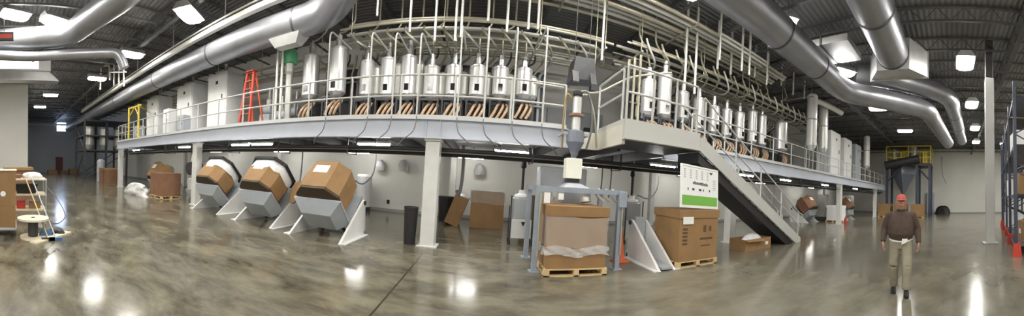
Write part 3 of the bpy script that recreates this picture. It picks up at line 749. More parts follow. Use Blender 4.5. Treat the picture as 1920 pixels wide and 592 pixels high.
# wall panel and conduits behind the gap between the two rows
t = thing('wall_panel', 'large grey panel on the back wall right of the central hoppers', 'panel', (3.6, 12.78, 3.1))
MB().box(-1.0, 1.6, -.08, 0, 0, 1.9).build('sheet', M_cabd, t)
MB().box(.7, 1.0, -.2, -.08, .6, 1.2).build('switch_box', M_black, t)
t = thing('dark_fan_unit', 'dark angular unit heater hanging above the vacuum loader', 'heater', (aty(1090, 130, 7.3).x, 7.3, aty(1090, 158, 7.3).z)); t.scale = (.78, .78, .78)
MB().hexa([(-.4, -.35, 0), (.45, -.3, .1), (.45, .35, .1), (-.4, .35, 0), (-.3, -.3, .75), (.35, -.3, .8), (.35, .3, .8), (-.3, .3, .75)]).build('housing', M_dark, t)
for sx in (-.3, .3): MB().hexa([(sx - .1, -.5, -.15), (sx + .1, -.5, -.15), (sx + .1, -.3, .25), (sx - .1, -.3, .25), (sx - .1, -.5, -.1), (sx + .1, -.5, -.1), (sx + .1, -.32, .3), (sx - .1, -.32, .3)]).build('louvre', M_black, t)
b = MB(); b.cyl((-.25, 0, .75), (-.25, 0, 5.0), .012, n=5); b.cyl((.25, 0, .75), (.25, 0, 5.0), .012, n=5); each(b, 'hanger_rod', M_dark, t)
a = aty(1113, 163, 8.0)
t = thing('junction_box', 'small black junction box on the pale pipe right of the vacuum loader', 'junction box', (a.x, 8.0, a.z)); MB().bev(-.11, .11, -.08, .08, -.13, .13, .01).build('box_body', M_black, t)
MB().cyl((0, 0, .13), (0, 0, H - a.z - .02), .014, n=6).build('conduit', M_pipe, t)
hoseline('long pale level pipe crossing behind the vacuum loader at eye catching height', bend([(1.2, 7.9, 4.35), (3.0, 7.9, 4.3), (3.9, 7.6, 4.9), (5.2, 7.4, 5.3)], .3), .03, M_pipe, 'level_pipe', 'pipe', curve=0)

# ------------------------------------------------------------------ vacuum loader over the filler
VX, VY = aty(1079, 250, 6.35).x, 6.35
t = thing('vacuum_loader', 'slate hopper with a white cylinder on top hanging in front of the deck edge', 'vacuum loader', (VX, VY, 0))
MB().lathe([(.07, 2.32), (.10, 2.42), (.20, 2.62), (.20, 2.86), (.12, 2.9)], n=24).build('cone_hopper', M_hopper, t)
MB().lathe([(.10, 2.88), (.10, 3.62), (.07, 3.66)], n=20).build('cylinder', M_tank, t)
MB().lathe([(.12, 3.18), (.17, 3.2), (.17, 3.25), (.12, 3.27)], n=20).build('flange', mat('rusty_flange', (.25, .15, .10), .6), t)
MB().lathe([(.09, 3.66), (.11, 3.68), (.11, 3.75), (.05, 3.8)], n=16).build('cap', M_black, t)
b = MB(); b.box(-.3, -.26, -.02, .46, 2.78, 2.84); b.box(.26, .3, -.02, .46, 2.78, 2.84); b.box(-.3, .3, -.05, -.01, 2.78, 2.84); b.build('bracket', M_cabd, t)
for k, (q, m) in enumerate((([(.05, 0, 3.75), (.22, -.02, 3.78), (.36, .02, 3.4), (.38, .05, 2.9), (.30, .08, 2.5)], M_hosegrey), ([(.06, .05, 3.7), (.3, .1, 3.72), (.5, .15, 3.2), (.62, .25, 2.6)], M_pipe), ([(-.08, .1, 3.6), (-.22, .1, 3.7), (-.26, .12, 3.3), (-.24, .2, 2.5)], mat('ochre_hose', (.35, .25, .12), .5)))):
    MB().tube(q, .025, n=8, curve=5).build('hose', m, t)
t = thing('control_box', 'cream control box hanging below the slate hopper over the bulk box', 'control box', (VX - .02, VY - .02, 1.82))
MB().bev(-.18, .18, -.13, .13, 0, .44, .015).build('box_body', mat('cream_box', (.85, .84, .74), .5), t)
MB().box(-.14, .14, -.1, .1, -.09, 0).build('base_spout', M_black, t)
MB().lathe([(.05, .44), (.07, .49)], n=10).build('inlet', M_hopper, t)

# ------------------------------------------------------------------ bulk box filler frame
t = thing('filling_frame', 'slate blue steel filling frame standing around the bulk box', 'frame', (0, 0, 0))
fx0, fx1, fy0, fy1, fz = 1.06, 2.76, 5.55, 6.6, 1.62
for x in (fx0, fx1):
    for y in (fy0, fy1):
        b = MB(); b.box(x - .05, x + .05, y - .05, y + .05, .02, fz - .1); b.box(x - .1, x + .1, y - .1, y + .1, 0, .02); b.build('leg', M_frameblue, t)
b = MB(); b.box(fx0 - .05, fx1 + .05, fy0 - .05, fy0 + .05, fz - .1, fz); b.box(fx0 - .05, fx1 + .05, fy1 - .05, fy1 + .05, fz - .1, fz); b.box(fx0 - .05, fx0 + .05, fy0, fy1, fz - .1, fz); b.box(fx1 - .05, fx1 + .05, fy0, fy1, fz - .1, fz)
b.build('top_frame', M_frameblue, t)
b = MB(); b.box(VX - .35, VX - .27, fy0, fy1, fz - .08, fz); b.box(VX + .27, VX + .35, fy0, fy1, fz - .08, fz); each(b, 'crossbar', M_frameblue, t)
MB().hexa([(VX - .3, 6.0, fz), (VX + .3, 6.0, fz), (VX + .3, 6.5, fz), (VX - .3, 6.5, fz), (VX - .15, 6.2, 1.71), (VX + .15, 6.2, 1.71), (VX + .15, 6.5, 1.71), (VX - .15, 6.5, 1.71)]).build('inlet_chute', M_cabd, t)
b = MB(); b.cyl((VX - .5, 5.85, fz - .1), (VX - .5, 5.85, 1.34), .08); b.cyl((VX + .1, 5.8, fz - .05), (VX + .12, 5.75, 1.34), .12); each(b, 'filling_spout', M_tank, t)
b = MB(); b.box(1.45, 1.55, 5.5, 5.6, 1.38, 1.5); b.box(fx0 + .1, fx0 + .22, 5.48, 5.56, 1.31, 1.5); each(b, 'white_valve_block', M_signw, t)
for x in (fx0, fx1): MB().cyl((x + .04, fy0 - .07, .3), (x + .04, fy0 - .07, 1.5), .02, n=8).build('air_line', M_pipe, t)
for k, dx in enumerate((.35, .5, .65)): MB().tube([(VX + dx, 5.6, fz), (VX + dx - .05, 5.55, 1.5), (VX + dx + .1, 5.6, 1.38)], .03, n=6, curve=4).build('hose', M_galvl, t)
MB().bev(fx1 - .05, fx1 + .12, fy0 - .12, fy0 - .05, 1.28, 1.6, .01).build('switch_box', M_frameblue, t)

t = thing('control_enclosure', 'grey enclosure standing behind the filling frame and the cream control box', 'enclosure', (2.08, 7.75, 0))
MB().bev(-.62, .62, -.3, .3, .08, 2.12, .02).build('body', M_cabd, t); MB().box(-.58, .58, -.26, .26, 0, .08).build('plinth', M_dark, t)
for sx in (-1, 1): MB().bev(min(sx * .03, sx * .57), max(sx * .03, sx * .57), -.325, -.3, .2, 2.0, .006).build('door', M_cabd, t)

# ------------------------------------------------------------------ pallets and bulk boxes
def pallet(label, loc, rz=0, w=1.22, d=1.1, m=M_wood):
    t = thing('pallet', label, 'pallet', loc, rz, 'wooden pallets')
    b = MB()
    for i in range(7):
        y = -d / 2 + i * (d - .1) / 6; b.box(-w / 2, w / 2, y, y + .1, .115, .135)
    b.build('deck', m, t)
    for x in (-w / 2, -.05, w / 2 - .1):
        b = MB(); b.box(x, x + .1, -d / 2, -d / 2 + .12, .02, .115); b.box(x, x + .1, -.06, .06, .02, .115); b.box(x, x + .1, d / 2 - .12, d / 2, .02, .115); b.box(x, x + .1, -d / 2, d / 2, 0, .02); b.build('runner', m, t)
    b = MB(); b.box(-w / 2, w / 2, -d / 2, -d / 2 + .1, 0, .02); b.box(-w / 2, w / 2, d / 2 - .1, d / 2, 0, .02); each(b, 'bottom_board', m, t)
    return t
def shell(b, w, d, z0, z1, th=.015, floor=True, T=None):
    b.box(-w / 2, w / 2, -d / 2, -d / 2 + th, z0, z1, T); b.box(-w / 2, w / 2, d / 2 - th, d / 2, z0, z1, T)
    b.box(-w / 2, -w / 2 + th, -d / 2 + th, d / 2 - th, z0, z1, T); b.box(w / 2 - th, w / 2, -d / 2 + th, d / 2 - th, z0, z1, T)
    if floor: b.box(-w / 2 + th, w / 2 - th, -d / 2 + th, d / 2 - th, z0, z0 + th, T)
def gaylord(label, loc, w=1.16, d=1.04, h=1.15, rz=0, m=M_card, lid=True, prints=False, name='bulk_box'):
    t = thing(name, label, 'cardboard box', loc, rz, 'cardboard bulk boxes')
    b = MB(); shell(b, w, d, 0, h); b.build('carton', m, t)
    if lid:
        b = MB(); shell(b, w + .05, d + .05, h - .17, h + .01, floor=False); b.box(-w / 2 - .01, w / 2 + .01, -d / 2 - .01, d / 2 + .01, h, h + .012); b.build('lid', m, t)
    if prints:
        b = MB(); y = -d / 2 - .003
        MB().box(-w * .44, -w * .18, -d / 2 - .029 if lid else y, -d / 2 - .026 if lid else y + .002, h - .30, h - .14).build('paper_label', M_paper, t)
        for k, z in enumerate((.36, .44, .52, .6, .68)): b.box(-w * .42, -w * .30, y, y + .002, z, z + .05)
        b.box(w * .1, w * .18, y, y + .002, .62, .78); b.box(w * .26, w * .32, y, y + .002, .64, .76); b.box(w * .02, w * .36, y, y + .002, .45, .50); b.box(w * .05, w * .3, y, y + .002, .3, .33)
        each(b, 'printing', M_print, t)
    return t
# centre bulk box
cx, cyy = 1.80, 5.77
pallet('pine pallet under the film wrapped bulk box in the centre', (cx, cyy, 0))
g = gaylord('large film wrapped cardboard bulk box on a pallet in the filling frame', (cx, cyy, .135), h=1.13)
def filmring(w, d, z0, z1, seg, amp):
    b = MB(); pts = []
    per = [(-w / 2, -d / 2), (w / 2, -d / 2), (w / 2, d / 2), (-w / 2, d / 2)]
    for i in range(4):
        p, q = per[i], per[(i + 1) % 4]
        for k in range(seg): t_ = k / seg; pts.append((p[0] + (q[0] - p[0]) * t_, p[1] + (q[1] - p[1]) * t_))
    n = len(pts); rows_ = 9; vs = []
    for r in range(rows_):
        z = z0 + (z1 - z0) * r / (rows_ - 1)
        for i, (x, y) in enumerate(pts):
            L_ = math.hypot(x, y); a_ = 1 + (amp + amp * math.sin(i * 1.7 + r * .9) + random.uniform(-.4, .4) * amp) / L_
            vs.append((x * a_, y * a_, z + .03 * math.sin(i * .6) * (1 if r in (0, rows_ - 1) else .3)))
    return b.add(vs, [(r * n + i, r * n + (i + 1) % n, (r + 1) * n + (i + 1) % n, (r + 1) * n + i) for r in range(rows_ - 1) for i in range(n)], True)
filmring(1.18, 1.06, .38, .95, 12, .008).build('film_wrap', M_film, g)
filmring(1.20, 1.08, .24, .40, 16, .022).build('bunched_film', mat('bunched_film', (.8, .8, .8), .2, alpha=.5, bump=.8, scale=20), g)
# right bulk box with the display board
gx, gy = 4.60, 5.60
pallet('pine pallet under the bulk box that carries the display board', (gx, gy, 0), w=1.2, d=1.0)
gaylord('printed cardboard bulk box beneath the green striped display board', (gx, gy, .135), w=1.16, d=.98, h=1.12, prints=True)
# display board
t = thing('display_board', 'white display board with a green band leaning on the right bulk box', 'display board', (4.68, 5.2, 1.30))
t.rotation_euler = (math.radians(-5), math.radians(2.5), math.radians(6))
bw, bh = 1.32, .98
MB().bev(-bw / 2, bw / 2, 0, .035, 0, bh, .006).build('panel', M_signw, t)
f = .004
MB().box(-bw / 2 + .05, bw / 2 - .05, -f, 0, .06, .28).build('green_band', M_green, t)
b = MB()
for i in range(5):
    x = -bw / 2 + .12 + i * .195
    for k in range(5): b.box(x - .03, x + .035 - .01 * (k % 2), -f, 0, bh - .13 - k * .045, bh - .105 - k * .045)
for k in range(6): b.box(bw / 2 - .22, bw / 2 - .10 - .02 * (k % 2), -f, 0, .68 - k * .045, .70 - k * .045)
b.build('diagram_print', M_signg, t)
b = MB(); x = -.27
for k in range(11):
    wd = random.uniform(.028, .045); hh = .075 if k in (1, 6) else .055
    b.box(x, x + wd * .35, -f, 0, .545 - k * .0015, .545 + hh - k * .0015); b.box(x + wd * .6, x + wd, -f, 0, .545 - k * .0015, .545 + hh * .9 - k * .0015); b.box(x, x + wd, -f, 0, .565 + .02 * (k % 2), .58 + .02 * (k % 2)); x += wd + .012
b.build('headline_print', M_ink, t)
b = MB()
for x, w_ in ((-.44, .03), (-.29, .07), (-.06, .08), (.08, .03), (.30, .04)): b.box(x, x + w_, -f, 0, .40, .40 + .05)
b.prism([(.30, bh - .10), (.44, bh - .10), (.39, bh - .15), (.35, bh - .15)], 'y', -f, 0)
b.build('icon_print', M_ink, t)
MB().box(-bw / 2 + .05, bw / 2 - .05, -f, 0, bh - .05, bh - .04).build('top_line', M_green, t)

# ------------------------------------------------------------------ tilting box dumpers
def octpts(w, d, c=.27):
    return [(-w / 2 + c, -d / 2), (w / 2 - c, -d / 2), (w / 2, -d / 2 + c), (w / 2, d / 2 - c), (w / 2 - c, d / 2), (-w / 2 + c, d / 2), (-w / 2, d / 2 - c), (-w / 2, -d / 2 + c)]
def octo(b, w, d, z0, z1, th=.016):
    # eight sided open carton with a slight bulge
    o0, o1, o2 = octpts(w, d), octpts(w + .05, d + .05), octpts(w - .01, d - .01)
    zm = (z0 + z1) / 2; vs = [(x, y, z0) for x, y in o0] + [(x, y, zm) for x, y in o1] + [(x, y, z1) for x, y in o2]
    k = 1 - 2 * th / w
    vs += [(x * k, y * k, z1) for x, y in o2] + [(x * k, y * k, zm) for x, y in o1] + [(x * k, y * k, z0 + th) for x, y in o0]
    fs = [tuple(range(7, -1, -1)), tuple(range(40, 48))]
    for r in range(5): fs += [(r * 8 + i, r * 8 + (i + 1) % 8, r * 8 + 8 + (i + 1) % 8, r * 8 + 8 + i) for i in range(8)]
    b.add(vs, fs)
M_darkbrown = mat('underside_shade_brown', (.07, .045, .025), .7)  # carton brown darkened to carry the shade beneath the tilted boxes
def dumper(label, loc, phi, group='box tilters under the mezzanine', boxlab=None, mbox=M_card, liner=True, w=1.5, empty=False, rz=0):
    t = thing('box_tilter', label, 'box tilter', loc, rz, group)
    for x in (-w / 2, w / 2 - .06):
        MB().prism([(.0, .0), (1.45, .0), (1.45, .10), (1.36, .92), (1.24, .92)], 'x', x, x + .06).build('side_gusset', M_cab, t)
        MB().cyl((x - .03, 1.3, .86), (x + .09, 1.3, .86), .06, n=12).build('pivot', M_dark, t)
    b = MB(); b.box(-w / 2, w / 2, 1.38, 1.46, .0, .1); b.box(-w / 2 - .12, -w / 2, 0, 1.4, 0, .02); b.box(w / 2, w / 2 + .12, 0, 1.4, 0, .02); b.build('base', M_cab, t)
    piv = Vector((0, 1.3, .86))
    T = Matrix.Translation(piv) @ Matrix.Rotation(-phi, 4, 'X') @ Matrix.Translation(-piv)
    cr_ = MB(); iw = w / 2 - .09
    y0c = .38 if phi > .1 else 0
    cr_.box(-iw, iw, y0c, 1.2, .03, .075, T); cr_.box(-iw, iw, 1.2, 1.26, .03, 1.0, T)
    if phi > .1:
        cr_.hexa([(-iw * .62, y0c + .25, -.22), (iw * .62, y0c + .25, -.22), (iw * .62, 1.15, -.22), (-iw * .62, 1.15, -.22), (-iw * .98, y0c, .03), (iw * .98, y0c, .03), (iw * .98, 1.22, .03), (-iw * .98, 1.22, .03)], T)
    cr_.build('cradle', M_cradle, t)
    if phi > .1:
        b = MB()
        for x in (-.35, .35):
            p = T @ Vector((x, .85, .0)); b.cyl((x, 1.1, .06), (x, 1.1 + (p.y - 1.1) * .6, .06 + (p.z - .06) * .6), .05, n=10); b.cyl((x, 1.1, .06), p, .022, n=8)
        each(b, 'lift_cylinder', M_dark, t)
    if not empty:
        bt = thing('bulk_box', boxlab, 'cardboard box', (0, 0, 0), 0, 'cardboard bulk boxes on tilters')
        q = T @ Vector((0, .56, .084)); bt.location = Vector(loc) + Matrix.Rotation(rz, 3, 'Z') @ q
        bt.rotation_euler = (Matrix.Rotation(rz, 3, 'Z') @ Matrix.Rotation(-phi, 3, 'X')).to_euler()
        bw_, bd_, bh_ = 1.20, 1.08, .92
        b = MB(); octo(b, bw_, bd_, .06, bh_); b.build('carton', mbox, bt)
        MB().prism(octpts(bw_ - .02, bd_ - .02), 'z', 0, .06).build('shaded_underside', M_darkbrown, bt)  # dark slab puts the shade on the carton underside into the colour
        MB().box(-.22, .18, -bd_ / 2 - .028, -bd_ / 2 - .022, bh_ * .55, bh_ * .82).build('paper_label', M_paper, bt)
        # flaps folded out on top, or a black hooped rim where the liner is fitted
        if liner:
            b = MB()
            oo = octpts(bw_ + .10, bd_ + .10); b.tube([(x, y, bh_ + .02) for x, y in (oo[7:] + oo[:5])], .05, n=6, smooth=False); b.build('black_rim', M_black, bt)
        b = MB()
        oo = octpts(bw_ - .01, bd_ - .01)
        for e in (0, 2, 6):
            p, q = oo[e], oo[(e + 1) % 8]; k_ = .80
            b.hexa([(p[0], p[1], bh_), (q[0], q[1], bh_), (q[0] * .98, q[1] * .98, bh_), (p[0] * .98, p[1] * .98, bh_), (p[0] * k_, p[1] * k_, bh_ + .13), (q[0] * k_, q[1] * k_, bh_ + .13), (q[0] * k_ * .98, q[1] * k_ * .98, bh_ + .13), (p[0] * k_ * .98, p[1] * k_ * .98, bh_ + .13)])
        if not liner: each(b, 'top_flap', mbox, bt)
        if liner:
            b = MB(); vs = []; n = 24
            for r, (k, z) in enumerate(((.93, bh_ * .8), (.97, bh_ + .02), (1.03, bh_ + .02), (1.06, bh_ * .85), (1.06, bh_ * .66))):
                for i in range(n):
                    a_ = 2 * PI * i / n; cx_, sy_ = math.cos(a_), math.sin(a_); m_ = max(abs(cx_), abs(sy_))
                    jit = 1 + random.uniform(-.01, .012); zz = z + (random.uniform(-.05, .05) if r == 4 else 0)
                    m_ = max(m_, (abs(cx_) + abs(sy_)) / 1.53); vs.append((cx_ / m_ * bw_ / 2 * k * jit, sy_ / m_ * bd_ / 2 * k * jit, zz))
            b.add(vs, [(r * n + i, r * n + (i + 1) % n, (r + 1) * n + (i + 1) % n, (r + 1) * n + i) for r in range(4) for i in range(n)], True)
            b.build('liner', M_bag, bt)
    return t
D = [(-3.75, 6.0, 'nearest of the three grey box tilters left of the central column', 'tilted cardboard bulk box with a white label, nearest of the three left ones', False),
     (-5.95, 6.15, 'middle of the three grey box tilters under the left mezzanine', 'tilted cardboard bulk box, middle of the three on the left', True),
     (-8.45, 6.3, 'leftmost of the three grey box tilters, just right of the second column', 'tilted cardboard bulk box, leftmost of the three, beside the second column', True)]
for x, y, la, lb, ln in D:
    dumper(la, (x, y, 0), math.radians(46), boxlab=lb, liner=ln)
dumper('far left box tilter behind the brown box near the end of the mezzanine', (-14.6, 7.3, 0), math.radians(35), boxlab='tilted tan bulk box at the far left end under the mezzanine', liner=False)
dumper('lowered pale box tilter with triangular side plates left of the display board box', (3.73, 5.08, 0), 0, w=.44, empty=True)
dumper('box tilter far off under the mezzanine just beyond the stairs', (18.0, 8.9, 0), math.radians(40), boxlab='dark brown tilted bulk box beyond the foot of the stairs', mbox=M_cardred, liner=False)
dumper('box tilter behind the far right column', (22.2, 7.7, 0), math.radians(38), boxlab='red brown tilted bulk box right of the far column', mbox=M_cardred, liner=False)
# centre back tilted one
t = thing('leaning_carton', 'narrow brown carton leaning at an angle beside the open box near the back wall', 'cardboard box', (-1.15, 10.7, 0)); t.rotation_euler = (0, math.radians(20), 0)
b = MB(); shell(b, .5, .7, .09, 1.15, T=Matrix.Translation((.1, 0, 0))); b.build('carton', M_card, t); heapm = MB().ball((.1, 0, 1.1), .24, .33, .14); heapm.build('plastic_liner', M_bag, t)
gaylord('open cardboard bulk box with draped plastic near the back wall', (.22, 10.9, 0), h=1.25, lid=False)
b = filmring(1.19, 1.07, .85, 1.30, 10, .015); o = b.build('plastic_drape', M_film); o.location = (.22, 10.9, 0); tag(o, 'clear plastic draped over the open bulk box by the back wall', 'plastic sheet')
gaylord('cardboard bulk box half hidden behind the small grey dryer cart', (1.95, 10.9, 0), h=1.2, lid=False, w=.9)
# brown box on pallet at left
pl = atz(292, 371)
pallet('pallet under the red brown box between the left columns', (pl.x, pl.y + .5, 0))
gaylord('closed red brown cardboard box on a pallet between the left columns', (pl.x, pl.y + .5, .135), m=M_cardred, h=1.05, lid=False)
b = MB(); b.box(-.58, .58, -.52, .52, 0, .012); o = b.build('cardboard_sheet', M_cardred); o.location = (pl.x, pl.y + .5, 1.187); tag(o, 'flat cardboard sheet lying on the closed red brown box', 'cardboard sheet')
# carton behind the nearest tilter
gaylord('low brown carton on the floor behind the nearest tilter', (-4.85, 7.9, 0), w=.7, d=.6, h=.75, m=M_cardred, lid=False, name='carton')
t = thing('cardboard_disc', 'round cardboard lid leaning on the left side of the nearest tilted box', 'lid', (-4.95, 6.75, .72)); t.rotation_euler = (math.radians(70), 0, math.radians(-30))
b = MB(); b.cyl((0, .3, 0), (0, .3, .02), .33, n=28); b.build('disc', M_card, t)
MB().cyl((0, .3, -.006), (0, .3, .004), .345, n=28).build('rim', M_print, t)
# white film heap at left
def heap(name, label, cat, loc, w, d, h, m, seed=1, n=20, mm=8, jag=.12):
    rnd = random.Random(seed); b = MB(); vs = []
    for j in range(mm + 1):
        f = j / mm; rr = math.cos(f * PI / 2) ** .6
        for i in range(n):
            a = 2 * PI * i / n; k = 1 + .18 * math.sin(3 * a + seed) + rnd.uniform(-jag, jag)
            vs.append((w / 2 * rr * k * math.cos(a) + 1e-4 * math.cos(a), d / 2 * rr * k * math.sin(a) + 1e-4 * math.sin(a), h * math.sin(f * PI / 2) * (1 + .15 * math.sin(2 * a + seed) * (1 - f))))
    b.add(vs, [(j * n + i, j * n + (i + 1) % n, (j + 1) * n + (i + 1) % n, (j + 1) * n + i) for j in range(mm) for i in range(n)] + [tuple(range(mm * n, mm * n + n))], True)
    o = b.build(name, m); o.location = loc; return tag(o, label, cat)
heap('plastic_film_heap', 'heap of crumpled white plastic film between the two leftmost columns', 'plastic film', (-14.1, 6.2, 0), 1.9, .7, .62, M_bag, 2, 26, 9, .3)
# machine at left beside the second column
ml = aty(333, 370, 7.6)
t = thing('granulator', 'pale machine with a dark round drum left of the second column', 'machine', (-12.6 + 1.1, 8.1, 0))
MB().bev(-.35, .35, -.3, .3, .45, 1.0, .04).build('body', M_cab, t)
MB().cyl((-.05, -.4, 1.45), (-.05, .2, 1.5), .30, n=20).build('drum', M_dark, t)
MB().lathe([(.12, .15), (.3, .5)], c=(.1, -.35, 0), n=14).build('funnel', M_tank, t)
MB().lathe([(.10, 1.6), (.14, 1.8), (.1, 2.1), (.16, 2.2)], c=(-.3, 0, 0), n=12).build('inlet_pipe', M_tank, t)
for sx in (-.3, .3):
    for sy in (-.25, .25): MB().cyl((sx, sy, 0), (sx, sy, .5), .03, n=8).build('leg', M_cab, t)
MB().tube([(.2, -.3, 1.2), (.45, -.35, 1.3), (.6, -.2, .9), (.5, -.1, .3)], .04, n=8, curve=5).build('hose', M_galvl, t)
# more machinery seen between columns at left
for k, (x, y, lab) in enumerate(((-16.8, 9.6, 'dark machine deep under the far left end of the mezzanine'), (-12.6, 10.2, 'dark machine behind the red brown box under the left mezzanine'))):
    t = thing('pump_skid', lab, 'machine', (x, y, 0)); MB().bev(-.7, .7, -.4, .4, .1, 1.0, .04).build('body', M_dark, t); MB().cyl((-.5, -.1, 1.25), (.5, -.1, 1.25), .25, n=16).build('motor', M_cabd, t); MB().box(-.75, .75, -.45, .45, 0, .1).build('skid', M_black, t)

# trash cans
def can(label, loc, r, h):
    t = thing('trash_can', label, 'trash can', loc, 0, 'black trash cans')
    MB().lathe([(r * .82, 0), (r, h - .06), (r * 1.06, h - .05), (r * 1.06, h), (r * .95, h), (r * .93, h - .05)], n=20).build('bin_body', M_black, t)
    MB().lathe([(r * .8, h - .04), (r * .93, h - .02)], n=20).build('liner', M_dark, t)
can('slim black trash can standing tight against the central column', (-1.67, 7.06, 0), .17, .9)
can('black trash can near the back wall right of the central column', (-1.35, 11.4, 0), .30, .95)
# dryer carts
def cart(label, loc, rz=0):
    t = thing('dryer_cart', label, 'dryer cart', loc, rz, 'grey dryer carts')
    MB().bev(-.25, .25, -.2, .2, .72, 1.25, .03).build('upper_body', M_cabd, t)
    MB().hexa([(-.12, -.1, .3), (.12, -.1, .3), (.12, .1, .3), (-.12, .1, .3), (-.25, -.2, .72), (.25, -.2, .72), (.25, .2, .72), (-.25, .2, .72)]).build('cone', M_galvl, t)
    MB().bev(-.27, .27, -.24, -.2, .18, .68, .01).build('lower_panel', M_cab, t)
    MB().prism([(-.02, .62), (.10, .62), (.04, .5)], 'y', -.26, -.24).build('warning_mark', M_black, t)
    MB().lathe([(.2, 1.25), (.22, 1.28), (.2, 1.33), (.1, 1.36), (.09, 1.46)], n=18).build('lid', M_signw, t)
    b = MB()
    for sx in (-.3, .3):
        b.cyl((sx, -.22, .1), (sx, -.22, 1.3), .018, n=6); b.cyl((sx, .22, .1), (sx, .22, 1.0), .018, n=6); b.cyl((sx, -.22, .14), (sx, .22, .14), .018, n=6)
    b.cyl((-.3, .22, .14), (.3, .22, .14), .018, n=6); b.build('frame', M_dark, t)
    for sx in (-.3, .3):
        for sy in (-.22, .22): MB().cyl((sx - .02, sy, .06), (sx + .02, sy, .06), .06, n=12).build('caster', M_black, t)
    MB().tube([(0, .02, 1.46), (.0, .02, 1.9), (.0, .02, 2.25)], .035, n=8).build('hose', M_black, t)
    MB().lathe([(.05, 0), (.08, .05), (.07, .18)], c=(0, .02, 2.05), n=10).build('hose_collar', M_black, t)
    return t
c0 = cart('small grey dryer cart on casters left of the filling frame', (1.1, 8.1, 0))
clone(c0, (4.55, 8.3, 0), 'small grey dryer cart on casters between the cone and the tilter')
# cone
t = thing('traffic_cone', 'orange traffic cone beside the right leg of the filling frame', 'traffic cone', (3.14, 6.15, 0))
MB().box(-.17, .17, -.17, .17, 0, .03).build('base', M_orange, t)
MB().lathe([(.13, .03), (.10, .2), (.03, .74), (.02, .75)], n=18).build('cone_body', M_orange, t)
# flat box under stairs
t = thing('flat_carton', 'low open cardboard box with packing film under the stairs', 'cardboard box', (7.45, 5.85, 0), math.radians(0), 'cardboard bulk boxes')
b = MB(); shell(b, 1.3, .62, 0, .34); b.build('carton', M_card, t)
b = MB(); b.hexa([(-.65, -.31, .34), (.2, -.31, .34), (.2, -.30, .34), (-.65, -.30, .34), (-.65, -.42, .30), (.2, -.45, .27), (.2, -.44, .26), (-.65, -.41, .29)]); b.build('flap', M_card, t)
MB().box(.35, .5, -.315, -.311, .12, .22).build('paper_label', M_paper, t)
heap('packing_film', 'white packing film piled in the low box under the stairs', 'packing film', (7.5, 5.85, .02), .9, .4, .44, M_bag, 5)
# far items right
t = thing('wrapped_bulk_bag', 'white wrapped bulk load on a pallet left of the far column', 'bulk load', (19.6, 7.95, .135)); 
MB().bev(-.6, .6, -.5, .5, 0, .95, .04).build('load', M_signw, t)
MB().bev(-.63, .63, -.53, .53, .85, 1.02, .03).build('top_sheet', M_paper, t)
pallet('pallet under the white wrapped bulk load', (19.6, 7.95, 0))
for k, (x, y, lab) in enumerate(((27.3, 3.1, 'tan bulk box, right one of the row behind the walking person'), (27.4, 4.7, 'tan bulk box, middle one of the row behind the walking person'), (27.5, 6.2, 'tan bulk box, left one of the row behind the walking person'))):
    pallet('pallet under the %s far box behind the walking person' % ('right', 'middle', 'left')[k], (x, y, 0)); gaylord(lab, (x, y, .135), rz=PI / 2, lid=False, h=1.1)
for k, (x, y) in enumerate(((24.0, 8.6), (25.6, 9.4), (20.0, 9.2))):
    t = thing('material_bin', 'pale material bin under the far right mezzanine, %s from the stairs' % ORD[(1, 2, 0)[k]], 'bin', (x, y, 0)); MB().bev(-.35, .35, -.35, .35, .3, 1.9, .04).build('body', M_tank2, t); MB().box(-.4, .4, -.4, .4, 0, .3).build('base', M_dark, t)
# small red wheel stop at far column
t = thing('red_fire_extinguisher', 'small red extinguisher at the foot of the far right column', 'fire extinguisher', (18.0, 6.65, 0)); MB().lathe([(.08, 0), (.09, .04), (.09, .4), (.03, .46), (.03, .52)], n=14).build('cylinder', M_red, t); MB().tube([(0, 0, .5), (.1, 0, .52), (.13, 0, .2)], .012, n=6, curve=4).build('hose', M_black, t)

# gauges and lamps on back wall
for k, (px, py, lab) in enumerate(((714, 312, 'pale round wall lamp on the back wall left of the central column'), (758, 312, 'chrome round wall lamp next to the central column'), (899, 320, 'chrome round wall lamp right of the central column'))):
    p = aty(px, py, YB - .1)
    t = thing('wall_lamp', lab, 'wall lamp', (p.x, YB - .02, p.z), 0, 'round wall lamps')
    MB().lathe([(.20, -.18), (.24, 0), (.16, .22), (.08, .28)], c=(0, -.25, 0), n=20).build('shade', M_tank if k else M_signw, t)
    MB().box(-.05, .05, -.1, 0, -.05, .3).build('mount', M_dark, t)
p = aty(728, 378, YB); t = thing('wall_socket', 'small black wall socket on the back wall below the pale lamp', 'socket', (p.x, YB - .001, p.z)); MB().bev(-.06, .06, -.05, 0, -.09, .09, .01).build('plate', M_black, t)
# grey roll/bollard by wall at px 680
t = thing('wall_bollard', 'pale cylindrical bollard with black foot beside the nearest tilted box', 'bollard', (aty(680, 380, 12.0).x, 12.0, 0)); MB().lathe([(.34, .18), (.34, 1.5), (.25, 1.6)], n=18).build('drum', M_signw, t); MB().lathe([(.36, 0), (.36, .2)], n=18).build('foot', M_black, t)

